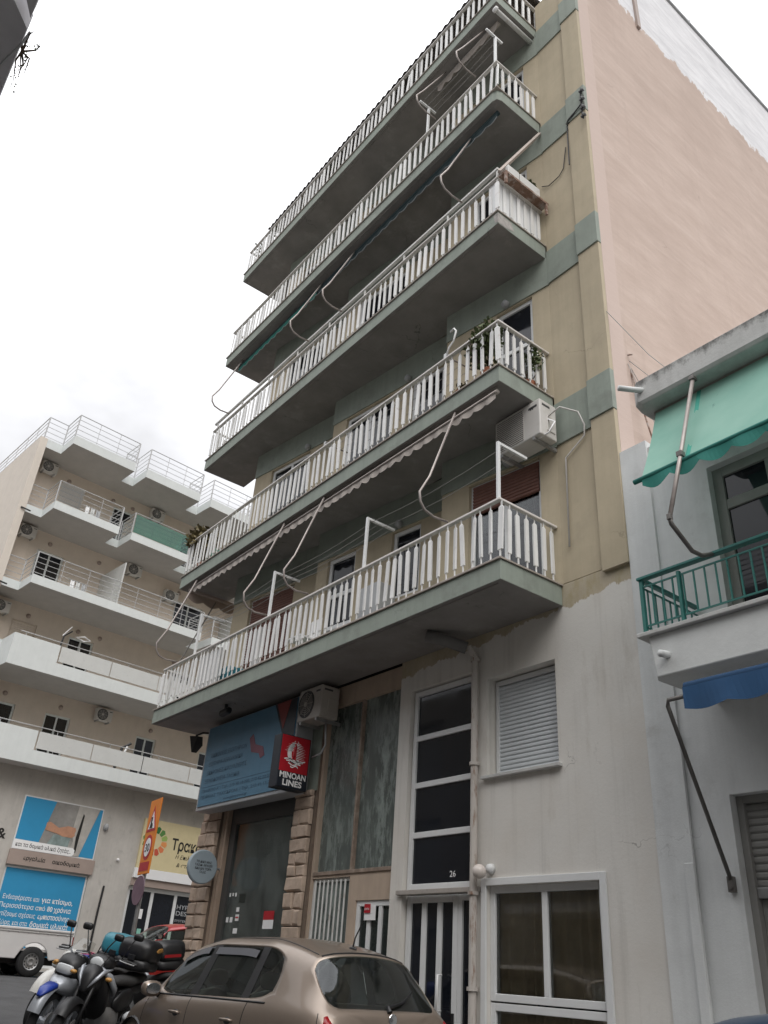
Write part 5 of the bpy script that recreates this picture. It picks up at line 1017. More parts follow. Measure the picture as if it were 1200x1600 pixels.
# ================================================================== VEHICLES
M_deflect = mat('smoked_deflector', (.018, .018, .026), .15, var=.1)
M_carseat = mat('car_seat_grey', (.10, .095, .085), .9, var=.15)
from mathutils.bvhtree import BVHTree
def car_cage(P):
    """half cage rows [station][ring] -> (x forward, y left, z); windows flagged by cell"""
    return P
def hatchback(name, label, loc, rotz, paint, P, scale=1.0, detail=True, cat='car', fx=lambda x: x, fz=lambda z: z):
    t = thing(name, label, cat, loc, rotz, local=True)
    ns = len(P); nr = len(P[0]); mb = MB()
    for side in (1, -1):
        for row in P:
            for (x, y, z) in row: mb.v.append((x * scale, y * side * scale, z * scale))
    N = ns * nr; idx = lambda s_, i, j: (0 if s_ > 0 or j == nr - 1 else N) + i * nr + j
    for side in (1, -1):
        for i in range(ns - 1):
            for j in range(nr - 1):
                g_ = 0
                if j == 4 and i in (3, 5, 7): g_ = 1          # side windows
                if j == 4 and i in (4, 6): g_ = 2             # black pillars between them
                if j in (5, 6, 7) and i == 1: g_ = 3          # rear window
                if j in (5, 6, 7) and i == 8: g_ = 4          # windscreen
                mb.cur = g_; q = (idx(side, i, j), idx(side, i + 1, j), idx(side, i + 1, j + 1), idx(side, i, j + 1)); mb.face(q if side > 0 else q[::-1])
    mb.cur = 0
    for i, rev in ((0, 0), (ns - 1, 1)):
        ring = [idx(1, i, j) for j in range(nr)] + [idx(-1, i, j) for j in range(nr - 2, -1, -1)]; mb.face(ring)
    me = bpy.data.meshes.new('cage'); me.from_pydata(mb.v, [], mb.f); me.polygons.foreach_set('material_index', mb.mi)
    bm = bmesh.new(); bm.from_mesh(me); loose = [v for v in bm.verts if not v.link_faces]; bmesh.ops.delete(bm, geom=loose, context='VERTS')
    bmesh.ops.recalc_face_normals(bm, faces=bm.faces); cl = bm.edges.layers.float.new('crease_edge')
    for e in bm.edges:   # crease the glass outlines
        ms_ = set(f.material_index for f in e.link_faces)
        if len(ms_) > 1: e[cl] = .55
    bm.to_mesh(me); bm.free()
    for q in range(5): me.materials.append(paint)
    tmp = bpy.data.objects.new('cage', me); COL.objects.link(tmp); sm = tmp.modifiers.new('s', 'SUBSURF'); sm.levels = 3; sm.render_levels = 3
    dg = bpy.context.evaluated_depsgraph_get(); ev = bpy.data.meshes.new_from_object(tmp.evaluated_get(dg)); bpy.data.objects.remove(tmp)
    vs_ = [v.co.copy() for v in ev.vertices]; fs_ = [tuple(p.vertices) for p in ev.polygons]; mi_ = [p.material_index for p in ev.polygons]
    bv = BVHTree.FromPolygons(vs_, fs_)
    def part(nm, sel, mt, parent, off=0.0, comps=False):
        o_ = MB(); mp_ = {}
        for f in sel:
            ids = []
            for v in fs_[f]:
                if v not in mp_: mp_[v] = len(o_.v); o_.v.append(tuple(vs_[v] + ev.vertices[v].normal * off))
                ids.append(mp_[v])
            o_.face(ids)
        return mk(nm, o_, mt, parent, smooth=True)
    body = part('body', [i for i, m_ in enumerate(mi_) if m_ == 0], paint, t)
    so = body.modifiers.new('solid', 'SOLIDIFY'); so.thickness = .02; so.offset = -1
    
    def split(code):
        fl = [i for i, m_ in enumerate(mi_) if m_ == code]; own = {}; comp = []
        vf = {}
        for f in fl:
            for v in fs_[f]: vf.setdefault(v, []).append(f)
        seen = set()
        for f in fl:
            if f in seen: continue
            st_ = [f]; seen.add(f); c_ = []
            while st_:
                q = st_.pop(); c_.append(q)
                for v in fs_[q]:
                    for w__ in vf[v]:
                        if w__ not in seen: seen.add(w__); st_.append(w__)
            comp.append(c_)
        return comp
    for c_ in split(2): part('pillar_trim', c_, M_black, t)
    for c_ in split(1): part('side_window', c_, M_carglass, t, -.004)
    for c_ in split(3): part('rear_window', c_, M_carglass, t, -.004)
    for c_ in split(4): part('windscreen', c_, M_carglass, t, -.004)
    def hit(x, z, side=1, off=.002):
        x = fx(x); z = fz(z)
        h_ = bv.ray_cast(V((x, 2.0 * side, z)), V((0, -side, 0))); return (h_[0] + h_[1] * 0 + V((0, off * side, 0))) if h_[0] else V((x, .8 * side, z))
    def hitb(y, z, off=.002):
        z = fz(z)
        h_ = bv.ray_cast(V((-1.0, y, z)), V((1, 0, 0))); return (h_[0] - V((off, 0, 0))) if h_[0] else V((0, y, z))
    def hitt(x, y, off=.002):
        x = fx(x)
        h_ = bv.ray_cast(V((x, y, 3.0)), V((0, 0, -1))); return (h_[0] + V((0, 0, off))) if h_[0] else V((x, y, 1.4))
    # wheels, sills, underside
    for (x, s_) in ((.62, 1), (.62, -1), (3.28, 1), (3.28, -1)):
        x = fx(x); y = s_ * .74; wv = mk('wheel', MB().lathe((x, y, .31), (0, s_, 0), [(.19, -.09), (.29, -.09), (.31, -.06), (.31, .06), (.29, .09), (.20, .095)], 28), M_rubber, t, smooth=True)
        mk('rim', MB().lathe((x, y, .31), (0, s_, 0), [(0, .06), (.06, .07), (.08, .03), (.16, .05), (.20, .09), (.21, .06)], 24), M_silver, wv, smooth=False)
        arch = MB(); arch.lathe((x, s_ * .80, .33), (0, s_, 0), [(.0, .04), (.355, .04), (.37, .092), (.385, .06)], 28); mk('wheel_arch', arch, M_black, t)
    mk('underside', MB().box(.15, 3.9, -.70, .70, .18, .30), M_black, t)
    for s_ in (1, -1):
        for sx_ in (([(1.22, .99), (1.24, .75), (1.15, .5), (1.2, .25)]), ([(2.07, .96), (2.07, .7), (2.05, .25)]), ([(3.0, .92), (3.02, .7), (2.98, .25)])):
            pts = []
            for (a, b) in zip(sx_[:-1], sx_[1:]):
                for q in range(8): tt = q / 8; pts.append(hit(a[0] + (b[0] - a[0]) * tt, a[1] + (b[1] - a[1]) * tt, s_, -.003))
            mk('door_seam', MB().tube(pts, .0065, 5), M_black, t)
        for x in (1.42, 2.28):
            p = hit(x, .80, s_, 0); hd = mk('door_handle', MB().tube([p + V((-.10, 0, .005)), p + V((-.08, .035 * s_, .012)), p + V((.08, .035 * s_, .012)), p + V((.10, 0, .005))], .013, 8), paint, t, smooth=True)
            mk('handle_recess', MB().ball(tuple(p + V((0, -.004 * s_, 0))), .075, .012, .034), M_black, hd, smooth=True)
        p = hit(2.80, .95, s_, 0); mx_ = fx(2.80); mr = mk('wing_mirror', MB().loft([(mx_ - .10, p.y + .13 * s_, 1.0, .085, .055), (mx_ - .07, p.y + .13 * s_, 1.0, .115, .08), (mx_ + .02, p.y + .12 * s_, 1.0, .105, .075), (mx_ + .08, p.y + .11 * s_, 1.0, .06, .045), (mx_ + .10, p.y + .1 * s_, 1.0, .02, .02)], 14), paint, t, smooth=True)
        mk('mirror_glass', MB().loft([(mx_ - .115, p.y + .13 * s_, 1.0, .08, .05), (mx_ - .103, p.y + .13 * s_, 1.0, .085, .055)], 14), M_chrome, mr); mk('mirror_stalk', MB().cyl(p + V((0, -.02 * s_, -.02)), V((mx_, p.y + .06 * s_, .97)), .03, .025, 8), M_black, mr)
        # belt trim and wind deflectors
        for (a, b, z0, z1) in ((1.0, 2.95, .985, .955),):
            mk('belt_trim', MB().tube([hit(a + (b - a) * q / 14, z0 + (z1 - z0) * q / 14, s_, .001) for q in range(15)], .010, 5), M_black, t)
        if detail:
            for (a, b) in ((1.34, 1.98), (2.10, 2.62)):
                top = []; bot = []
                for q in range(11):
                    x = a + (b - a) * q / 10; zt = 1.405 - max(0, x - 2.1) ** 2 * .42 - max(0, 1.6 - x) ** 2 * .25
                    top.append(hit(x, zt, s_, .012)); bot.append(hit(x, zt - .062, s_, .022))
                df_ = MB(); df_.v = [tuple(q) for q in top + bot]
                for q in range(10): df_.face((q, q + 1, 11 + q + 1, 11 + q))
                mk('wind_deflector', df_, M_deflect, t)
            pts = [hitt(.66 + q * .12, s_ * (.50 - .0 * q), .001) for q in range(16)]; mk('roof_seam', MB().tube(pts, .006, 5), M_black, t)
        pts = []
        for q in range(16):
            z_ = fz(.95 - q * .035); h_ = bv.ray_cast(V((-.6, 1.5 * s_, z_)), V((1, -.95 * s_, 0)).normalized())
            if h_[0]: pts.append(h_[0] + h_[1] * -.002)
        if len(pts) > 3: mk('hatch_seam', MB().tube(pts, .005, 5), M_black, t)
        tl = MB(); pts = [hitb(s_ * .72, .62 + q * .06, .004) for q in range(6)]
        tl.loft([(0, 0, 0, .01, .01), (.01, 0, 0, .05, .05)], 8) if False else None
        tl.tube([V((pts[q].x + .02, s_ * (.72 - .005 * q), .62 + q * .06)) for q in range(6)], [.03, .05, .055, .055, .05, .03], 10); mk('tail_light', tl, M_redlens, t, smooth=True)
        hl = MB(); hl.ball((fx(3.98) - .02, s_ * .60, .66), .14, .17, .085, 14, 8); mk('headlight', hl, M_lens, t, smooth=True)
    if detail:
        a_ = hitt(.80, 0, 0); an_ = mk('aerial', MB().tube([a_, a_ + V((-.03, 0, .10)), a_ + V((-.15, 0, .26))], [.010, .007, .006], 6), M_black, t); mk('aerial_base', MB().ball(tuple(a_), .06, .028, .022), M_black, an_)
        wp = [hitb(.02, .985, .02), hitb(.02, 1.02, .025), hitb(-.18, 1.06, .03), hitb(-.36, 1.14, .03)]; mk('rear_wiper', MB().tube(wp, [.028, .02, .014, .008], 7), M_black, t)
        pts = [hitt(.60 + .05 * (1 - (abs(y) / .5) ** 2) * -1, y, -.004) for y in [-.50 + q * .1 for q in range(11)]]; mk('spoiler_lip', MB().tube(pts, .014, 6), M_black, t)
        mk('number_plate', MB().box(-.012, .0, -.26, .26, .50, .61), M_signwhite, t); mk('badge', MB().lathe(tuple(hitb(0, .93, .006)), (-1, 0, 0), [(0, .006), (.045, .004), (.05, 0)], 16), M_chrome, t)
    # seats and dashboard seen through the glass
    for (x, s_) in ((1.55, .36), (1.55, -.36), (2.42, .36), (2.42, -.36)):
        x = fx(x)
        st_ = mk('seat', MB().loft([(x - .10, s_, .75, .20, .30), (x + .02, s_, .72, .24, .34), (x + .10, s_, .70, .22, .30)], 12), M_carseat, t, smooth=True); mk('headrest', MB().loft([(x - .14, s_, 1.16, .10, .06), (x - .09, s_, 1.16, .13, .085), (x - .04, s_, 1.16, .10, .06)], 12), M_carseat, st_, smooth=True)
    mk('dashboard', MB().loft([(fx(2.85), 0, .82, .64, .06), (fx(3.0), 0, .86, .66, .08), (fx(3.15), 0, .84, .62, .05)], 12), M_black, t); mk('parcel_shelf', MB().box(.35, 1.2, -.60, .60, .90, .92), M_black, t); mk('cabin_floor', MB().box(.3, 3.1, -.68, .68, .3, .34), M_black, t)
    mk('steering_wheel', MB().tube([(fx(2.72) + .06 * math.sin(q * .5236), .36 + .18 * math.cos(q * .5236), .92 + .17 * math.sin(q * .5236)) for q in range(12)], .014, 6, closed=True), M_black, t)
    return t
# ring order: sill, lower, mid, shoulder, belt, window top, roof side, roof, centre
def st8(x, low, w_, zs, belt, top): return None
CAGE = [
    [(.02, .55, .30), (.0, .60, .42), (-.01, .60, .60), (.0, .58, .78), (.02, .55, .88), (.05, .46, .94), (.05, .36, .95), (.045, .20, .955), (.045, 0, .955)],
    [(.10, .74, .24), (.06, .82, .40), (.05, .84, .62), (.09, .82, .84), (.14, .775, .965), (.17, .665, .985), (.14, .50, .99), (.12, .24, .995), (.115, 0, .99)],
    [(.42, .78, .22), (.40, .87, .40), (.40, .88, .66), (.44, .865, .90), (.56, .79, 1.02), (.60, .625, 1.305), (.53, .50, 1.365), (.49, .26, 1.395), (.48, 0, 1.405)],
    [(.80, .78, .22), (.80, .87, .40), (.80, .885, .66), (.82, .865, .92), (.92, .80, 1.03), (1.00, .615, 1.385), (.98, .53, 1.45), (.96, .28, 1.475), (.95, 0, 1.48)],
    [(1.22, .78, .22), (1.22, .87, .40), (1.22, .88, .66), (1.22, .865, .91), (1.24, .81, 1.00), (1.22, .62, 1.425), (1.22, .54, 1.495), (1.22, .28, 1.52), (1.22, 0, 1.525)],
    [(1.32, .78, .22), (1.32, .87, .40), (1.32, .88, .66), (1.32, .865, .91), (1.33, .81, .995), (1.30, .62, 1.43), (1.30, .54, 1.50), (1.30, .28, 1.525), (1.30, 0, 1.53)],
    [(1.98, .78, .22), (1.98, .87, .40), (1.98, .88, .66), (1.98, .865, .90), (2.02, .81, .975), (1.95, .62, 1.435), (1.95, .54, 1.50), (1.95, .28, 1.525), (1.95, 0, 1.53)],
    [(2.08, .78, .22), (2.08, .87, .40), (2.08, .88, .66), (2.08, .865, .895), (2.13, .81, .97), (2.04, .62, 1.43), (2.04, .54, 1.495), (2.04, .28, 1.52), (2.04, 0, 1.525)],
    [(2.85, .78, .22), (2.85, .87, .40), (2.85, .88, .66), (2.88, .865, .86), (2.97, .81, .935), (2.55, .60, 1.355), (2.46, .52, 1.43), (2.40, .27, 1.465), (2.38, 0, 1.475)],
    [(3.10, .78, .22), (3.10, .87, .42), (3.10, .88, .66), (3.12, .855, .83), (3.18, .79, .915), (3.22, .66, .945), (3.30, .50, .965), (3.36, .26, .98), (3.38, 0, .985)],
    [(3.62, .76, .24), (3.62, .86, .42), (3.62, .865, .62), (3.62, .82, .77), (3.66, .73, .85), (3.68, .58, .88), (3.72, .42, .89), (3.74, .22, .90), (3.75, 0, .90)],
    [(3.98, .68, .26), (4.02, .78, .40), (4.02, .77, .55), (4.0, .72, .68), (4.0, .62, .75), (4.0, .48, .77), (4.02, .34, .78), (4.03, .18, .785), (4.04, 0, .785)],
    [(4.08, .50, .30), (4.14, .55, .40), (4.14, .52, .52), (4.12, .48, .60), (4.11, .42, .66), (4.11, .32, .68), (4.12, .22, .69), (4.12, .12, .69), (4.12, 0, .69)],
]
def pw(x, ks):
    for (a, b), (c, d) in zip(ks[:-1], ks[1:]):
        if x <= c: return b + (d - b) * (x - a) / (c - a)
    return ks[-1][1]
FX = lambda x: pw(x, [(-2, -2), (0, 0), (.92, .85), (1.24, 1.30), (2.07, 2.42), (2.97, 3.42), (4.2, 4.34), (9, 9.14)]); FZ = lambda z: z if z < 1 else 1 + (z - 1) * 1.10
hatchback('hatchback_car', 'champagne hatchback parked nose away in front of the building', (-.60, -1.88, .275), math.pi + .018, M_champ, [[(FX(x), y, FZ(z)) for (x, y, z) in r] for r in CAGE], fx=FX, fz=FZ)
vb = [[(x * .86, y * .92, z * (1.0 if j < 5 else 1.06)) for j, (x, y, z) in enumerate(r)] for r in CAGE]
hatchback('small_red_car', 'red car parked at the crossing behind the motorcycles', (-13.1, 3.4, gz(-13.0)), -math.pi / 2 + .05, M_redpaint, vb, detail=False)
hatchback('dark_blue_car', 'dark blue car roof just showing at the bottom right corner', (5.55, -2.05, gz(4.2) - .05), math.pi + .01, M_bluepaint, [[(x, y, z * .985) for (x, y, z) in r] for r in CAGE], detail=False)

# ---- white pickup on the crossing
pk_ = thing('pickup_truck', 'white pickup truck with steel wheels standing at the crossing', 'pickup', (-20.78, 1.58, gz(-20.5)), -math.pi / 2, local=True)   # local x forward
def side_poly(pts, y0, y1): return MB().prism([(x, y0, z) for x, z in pts], (0, y1 - y0, 0))
arch = [(.72 + .43 * math.cos(math.radians(a)), .40 + .43 * math.sin(math.radians(a))) for a in range(170, 5, -15)]
bed = [(-.28, .52), (-.30, .90), (-.28, 1.12), (2.30, 1.12), (2.30, .42)] + [(1.19, .42)] + arch[::-1] + [(.25, .42)]
for s_ in (1, -1): mk('bed_side', side_poly(bed, s_ * .88, s_ * .83), M_whitepaint, pk_, bevel=.02); mk('bed_rail', MB().box(-.30, 2.30, s_ * .855 - .05, s_ * .855 + .05, 1.121, 1.19), M_whitepaint, pk_, bevel=.02)
for s_ in (1, -1): mk('rail_trim', MB().box(-.26, 2.28, s_ * .886 - .004, s_ * .886 + .004, 1.06, 1.08), M_steel, pk_)
for s_ in (1, -1):
    for q in range(9): mk('tie_hook', MB().ball((-.1 + q * .27, s_ * .892, 1.07), .016), M_chrome, pk_)
mk('bed_floor', MB().box(-.28, 2.3, -.82, .82, .62, .68), M_whitepaint, pk_); mk('tailgate', MB().box(-.31, -.26, -.82, .82, .55, 1.16), M_whitepaint, pk_, bevel=.015); mk('bumper', MB().box(-.42, -.30, -.80, .80, .42, .56), M_black, pk_, bevel=.02)
cab = [(1.66, .45), (1.66, 1.15), (1.78, 1.70), (2.9, 1.74), (3.5, 1.16), (4.55, 1.04), (4.75, .85), (4.75, .42), (4.2, .42)] + [(3.74 + .43 * math.cos(math.radians(a)), .40 + .43 * math.sin(math.radians(a))) for a in range(10, 175, 15)] + [(3.25, .42)]
cab = [(x + .7, z) for x, z in cab]
mk('cab', side_poly(cab, -.86, .86), M_whitepaint, pk_, bevel=.05)
for s_ in (1, -1): mk('side_window', side_poly([(2.6, 1.18), (2.66, 1.62), (3.56, 1.64), (4.02, 1.18)], s_ * .862, s_ * .868), M_pane, pk_); mk('headlight', MB().box(5.40, 5.47, s_ * .62 - .16, s_ * .62 + .16, .78, .92), M_lens, pk_, bevel=.02); mk('tail_light', MB().box(-.325, -.29, s_ * .80 - .06, s_ * .80 + .06, .70, 1.05), M_redlens, pk_, bevel=.01)
mk('windscreen', MB().add([(3.66, -.74, 1.70), (3.66, .74, 1.70), (4.20, .78, 1.18), (4.20, -.78, 1.18)], [(0, 1, 2, 3)]), M_pane, pk_)
for (x, s_) in ((.72, 1), (.72, -1), (4.44, 1), (4.44, -1)):
    y = s_ * .76; wv = mk('wheel', MB().lathe((x, y, .37), (0, s_, 0), [(.20, -.11), (.34, -.11), (.37, -.07), (.37, .07), (.34, .11), (.215, .105)], 28), M_rubber, pk_, smooth=True)
    mk('rim', MB().lathe((x, y, .37), (0, s_, 0), [(0, .05), (.05, .06), (.07, .09), (.10, .085), (.11, .05), (.16, .06), (.20, .10), (.22, .08)], 24), M_steel, wv)
    for q in range(12): a = q * math.pi / 6; mk('rim_hole', MB().lathe((x + .165 * math.cos(a), y + .075 * s_, .37 + .165 * math.sin(a)), (0, s_, 0), [(0, .004), (.022, .004), (.022, -.004)], 8), M_black, wv)
mk('chassis', MB().box(-.2, 5.3, -.55, .55, .30, .50), M_black, pk_)

# ---- motorcycles
def motorcycle(name, label, front, ang, lean, st_):
    """front = world x,y of the headlight; local x forward"""
    d_ = V((math.cos(ang), math.sin(ang), 0)); org = V((front[0], front[1], 0)) - d_ * 1.42; zz = gz(org.x) + .005
    t = thing(name, label, 'scooter' if st_.get('scooter') else 'motorcycle', (org.x, org.y, zz), ang, local=True, group='parked two-wheelers'); t.rotation_euler = (lean, 0, ang); 
    wr, wf = st_.get('wr', .31), st_.get('wf', .34); xf = 1.48; main_c, dark = st_['main'], st_.get('second', M_black)
    for (x, r, w_) in ((0, wr, .065), (xf, wf, .052)):
        wv = mk('wheel', MB().lathe((x, 0, r), (0, 1, 0), [(r - .085, -w_), (r - .03, -w_), (r, -w_ * .5), (r + .005, 0), (r, w_ * .5), (r - .03, w_), (r - .085, w_)], 32), M_rubber, t, smooth=True)
        mk('rim', MB().lathe((x, 0, r), (0, 1, 0), [(r - .085, -w_ * .8), (r - .105, -.01), (r - .105, .01), (r - .085, w_ * .8)], 32), M_silver, wv, smooth=True); sp_ = MB()
        for q in range(st_.get('spokes', 10)): a = q * 6.2832 / st_.get('spokes', 10); sp_.cyl((x, (-1) ** q * .03, r), (x + (r - .1) * math.cos(a), 0, r + (r - .1) * math.sin(a)), st_.get('spoke_r', .008), n=5)
        mk('spokes', sp_, M_silver, wv); mk('hub', MB().lathe((x, 0, r), (0, 1, 0), [(0, -.07), (.05, -.06), (.05, .06), (0, .07)], 14), M_silver, wv); mk('brake_disc', MB().lathe((x, .075, r), (0, 1, 0), [(.07, 0), (.13, 0), (.13, .006), (.07, .006)], 24), M_steel, wv)
    for s_ in (1, -1): mk('fork', MB().tube([(xf, s_ * .085, wf), (xf - .16, s_ * .085, wf + .36), (xf - .30, s_ * .085, .98)], [.026, .026, .02], 8), M_silver if not st_.get('scooter') else M_black, t, smooth=True)
    # front mudguard: a shell hugging the tyre
    fm = MB(); n = 14
    for i in range(n + 1):
        a = math.radians(st_.get('mg0', 25) + (st_.get('mg1', 150) - st_.get('mg0', 25)) * i / n); R_ = wf + .045
        for (y, dr) in ((-.085, -.045), (-.06, 0), (0, .015), (.06, 0), (.085, -.045)): fm.v.append((xf + (R_ + dr) * math.cos(a), y, wf + st_.get('mgz', 0) + (R_ + dr) * math.sin(a)))
    for i in range(n):
        for j in range(4): q = i * 5 + j; fm.face((q, q + 1, q + 6, q + 5))
    mk('front_mudguard', fm, st_.get('guard', main_c), t, smooth=True)
    mk('frame', MB().tube([(1.18, 0, .92), (.95, 0, .55), (.75, 0, .28), (.35, 0, .26), (.15, 0, .5), (-.1, 0, .78)], .03, 8).tube([(1.18, 0, .90), (.6, 0, .78), (.0, 0, .74)], .028, 8).tube([(0, .09, wr), (.4, .09, .36)], .026, 8).tube([(0, -.09, wr), (.4, -.09, .36)], .026, 8), M_black, t, smooth=True)
    mk('engine', MB().loft([(.38, 0, .38, .12, .12), (.45, 0, .40, .17, .17), (.70, 0, .42, .18, .18), (.84, 0, .46, .13, .15), (.90, 0, .5, .08, .1)], 12), M_steel, t, smooth=True); mk('exhaust', MB().tube([(.8, -.14, .3), (.4, -.18, .28), (.05, -.20, .42), (-.35, -.20, .55)], [.022, .03, .05, .05], 10), M_chrome, t, smooth=True)
    if not st_.get('scooter'):
        tk = mk('tank', MB().loft([(.52, 0, .84, .08, .07), (.60, 0, .88, .14, .12), (.80, 0, .94, .19, .15), (1.0, 0, .95, .17, .14), (1.12, 0, .92, .10, .09)], 16), st_.get('tank', main_c), t, smooth=True)
    else:
        mk('leg_shield', MB().loft([(.88, 0, .50, .10, .10), (.95, 0, .62, .19, .20), (1.06, 0, .78, .20, .20), (1.15, 0, .90, .13, .13), (1.2, 0, .98, .06, .06)], 16), dark, t, smooth=True)
        mk('front_cover', MB().loft([(1.12, 0, .80, .10, .10), (1.18, 0, .84, .145, .17), (1.26, 0, .86, .12, .15), (1.34, 0, .80, .075, .10), (1.38, 0, .74, .03, .04)], 16), dark, t, smooth=True)
        for s_ in (1, -1): mk('nose_trim', MB().tube([(1.36, s_ * .05, .76), (1.31, s_ * .11, .86), (1.22, s_ * .15, .95), (1.10, s_ * .19, .98)], [.008, .022, .026, .008], 8), M_silver, t, smooth=True)
        mk('underbone_cover', MB().loft([(.10, 0, .62, .13, .10), (.5, 0, .60, .15, .12), (.8, 0, .52, .12, .12), (.95, 0, .55, .08, .1)], 14), dark, t, smooth=True)
        for s_ in (1, -1): mk('chrome_cowl', MB().tube([(1.20, s_ * .05, 1.0), (1.14, s_ * .20, .90), (1.02, s_ * .25, .78), (.92, s_ * .22, .70)], [.012, .04, .035, .012], 8), M_silver, t, smooth=True)
    mk('seat', MB().loft([(.62, 0, .82, .08, .03), (.52, 0, .83, .12, .05), (.2, 0, .83, .15, .06), (-.1, 0, .88, .14, .06), (-.3, 0, .90, .10, .04), (-.36, 0, .90, .05, .02)], 16), M_seat, t, smooth=True)
    mk('tail', MB().loft([(-.50, 0, .80, .03, .03), (-.42, 0, .80, .09, .06), (-.1, 0, .76, .14, .08), (.3, 0, .72, .14, .08), (.42, 0, .7, .06, .04)], 14), st_.get('tailc', main_c), t, smooth=True); mk('tail_light', MB().ball((-.50, 0, .80), .03, .06, .035), M_redlens, t, smooth=True)
    for s_ in (1, -1): mk('side_panel', MB().loft([(.15, s_ * .15, .66, .02, .06), (.35, s_ * .17, .66, .03, .12), (.55, s_ * .16, .62, .03, .12), (.68, s_ * .14, .6, .015, .04)], 10), main_c, t, smooth=True)
    if st_.get('fairing'):
        fr_ = mk('fairing', MB().loft([(.92, 0, .82, .20, .10), (1.02, 0, .84, .245, .20), (1.18, 0, .88, .24, .22), (1.32, 0, .90, .19, .20), (1.42, 0, .90, .12, .13), (1.45, 0, .90, .07, .07)], 18), st_['fairing'], t, smooth=True)
        for s_ in (1, -1):
            lw = mk('side_fairing', MB().loft([(.66, s_ * .20, .62, .015, .05), (.80, s_ * .235, .66, .03, .15), (1.0, s_ * .25, .72, .03, .20), (1.2, s_ * .22, .76, .03, .16), (1.30, s_ * .17, .8, .015, .06)], 12), st_.get('lower', M_black), t, smooth=True)
            if s_ > 0 and st_.get('text'): 
                mk('stripe', MB().prism([(1.04, .287, .54), (.72, .275, .56), (.74, .275, .60), (1.06, .287, .60)], (0, .004, 0)), M_signwhite, lw)
                mk('lettering', text_mb(st_['text'], (1.08, .292, .625), (-1, .05, 0), (0, 0, 1), .075, .38, bold=.02, depth=.003, shear=.2), M_signwhite, lw)
        wsn = MB(); n = 10
        for i in range(n + 1):
            a = -1.15 + 2.3 * i / n
            for (q, hh) in ((0, 1.06), (.5, 1.17), (1, 1.28)): wsn.v.append((1.22 - .16 * q + .13 * math.cos(a) * (1 - .25 * q), .19 * math.sin(a) * (1 - .3 * q), hh - .03 * abs(a) * q))
        for i in range(n):
            for j in range(2): q = i * 3 + j; wsn.face((q, q + 1, q + 4, q + 3))
        mk('windshield', wsn, glass('bike_screen_' + name, (.80, .80, .78), .03), t, smooth=True)
    hx = 1.43 if st_.get('fairing') else (1.20 if st_.get('scooter') else 1.34); hz = .92 if st_.get('fairing') else (1.02 if st_.get('scooter') else .95)
    if not st_.get('fairing') and not st_.get('scooter'): mk('headlight_mask', MB().loft([(1.18, 0, .94, .10, .12), (1.24, 0, .94, .15, .17), (1.32, 0, .93, .13, .15), (1.36, 0, .92, .08, .08)], 14), main_c, t, smooth=True)
    if st_.get('scooter'): mk('handlebar_cover', MB().loft([(.98, 0, 1.02, .10, .05), (1.05, 0, 1.04, .19, .08), (1.15, 0, 1.03, .15, .08), (1.20, 0, 1.02, .07, .04)], 14), dark, t, smooth=True)
    mk('headlight', (MB().loft([(hx - .06, 0, hz, .11, .05), (hx + .02, 0, hz, .115, .055), (hx + .04, 0, hz, .10, .045)], 16, 4) if st_.get('fairing') else MB().ball((hx, 0, hz), .03, .095, .07, 14, 8)), M_lens, t, smooth=True)
    hb = mk('handlebar', MB().tube([(.98, -.40, 1.08), (1.04, -.22, 1.10), (1.10, -.06, 1.02), (1.10, .06, 1.02), (1.04, .22, 1.10), (.98, .40, 1.08)], .013, 8), M_black, t, smooth=True)
    for s_ in (1, -1):
        mk('grip', MB().cyl((1.0, s_ * .28, 1.095), (.975, s_ * .42, 1.078), .02, n=8), M_black, hb); mk('lever', MB().tube([(1.06, s_ * .22, 1.09), (1.08, s_ * .32, 1.08), (1.04, s_ * .42, 1.07)], .007, 5), M_steel, hb)
        mr = mk('mirror', MB().tube([(1.05, s_ * .24, 1.11), (1.06, s_ * .28, 1.24), (1.03, s_ * .33, 1.34)], .008, 6), M_black, t); mk('mirror_head', MB().loft([(1.0, s_ * .36, 1.38, .062, .036), (1.01, s_ * .36, 1.38, .07, .043), (1.03, s_ * .36, 1.38, .06, .034), (1.04, s_ * .36, 1.38, .03, .016)], 14, 3.6), M_black, mr, smooth=True); mk('mirror_glass', MB().lathe((.998, s_ * .36, 1.38), (-1, 0, 0), [(0, .003), (.034, .003), (.034, -.003)], 14), M_chrome, mr)
        mk('indicator', MB().ball((1.25, s_ * .24, .95 if st_.get('fairing') else .88), .035, .045, .025), M_amber, t, smooth=True)
    for (i, (mt_, secs)) in enumerate(st_.get('extra', ())): mk('panel', MB().loft(secs, 12), mt_, t, smooth=True)
    if st_.get('box'):
        bx = thing('top_box', st_['boxlabel'], 'top box', (0, 0, 0), group='motorcycle top boxes'); bx.parent = None
        m4 = Matrix.Translation(t.location) @ t.rotation_euler.to_matrix().to_4x4(); bx.matrix_world = m4 @ Matrix.Translation((st_.get('bx', -.28), 0, st_.get('bz', .96))); ORG[bx.name] = V((0, 0, 0)); w_ = st_.get('bw', 1.0)
        mk('tray', MB().loft([(-.24, 0, .06, .12, .04), (-.20, 0, .08, .22 * w_, .08), (.18, 0, .08, .22 * w_, .08), (.22, 0, .07, .14, .05)], 16, 3.2), M_black, bx, smooth=True)
        mk('lid', MB().loft([(-.26, 0, .24, .12, .08), (-.235, 0, .245, .20 * w_, .12), (-.15, 0, .25, .245 * w_, .15), (.12, 0, .25, .235 * w_, .145), (.20, 0, .235, .19 * w_, .11), (.225, 0, .23, .12, .07)], 18, 3.4), st_['box'], bx, smooth=True)
        mk('latch', MB().box(.215, .24, -.05, .05, .12, .19), M_black, bx, bevel=.005); mk('reflector', MB().box(-.265, -.25, -.13, .13, .17, .21), st_.get('refl', M_redlens), bx)
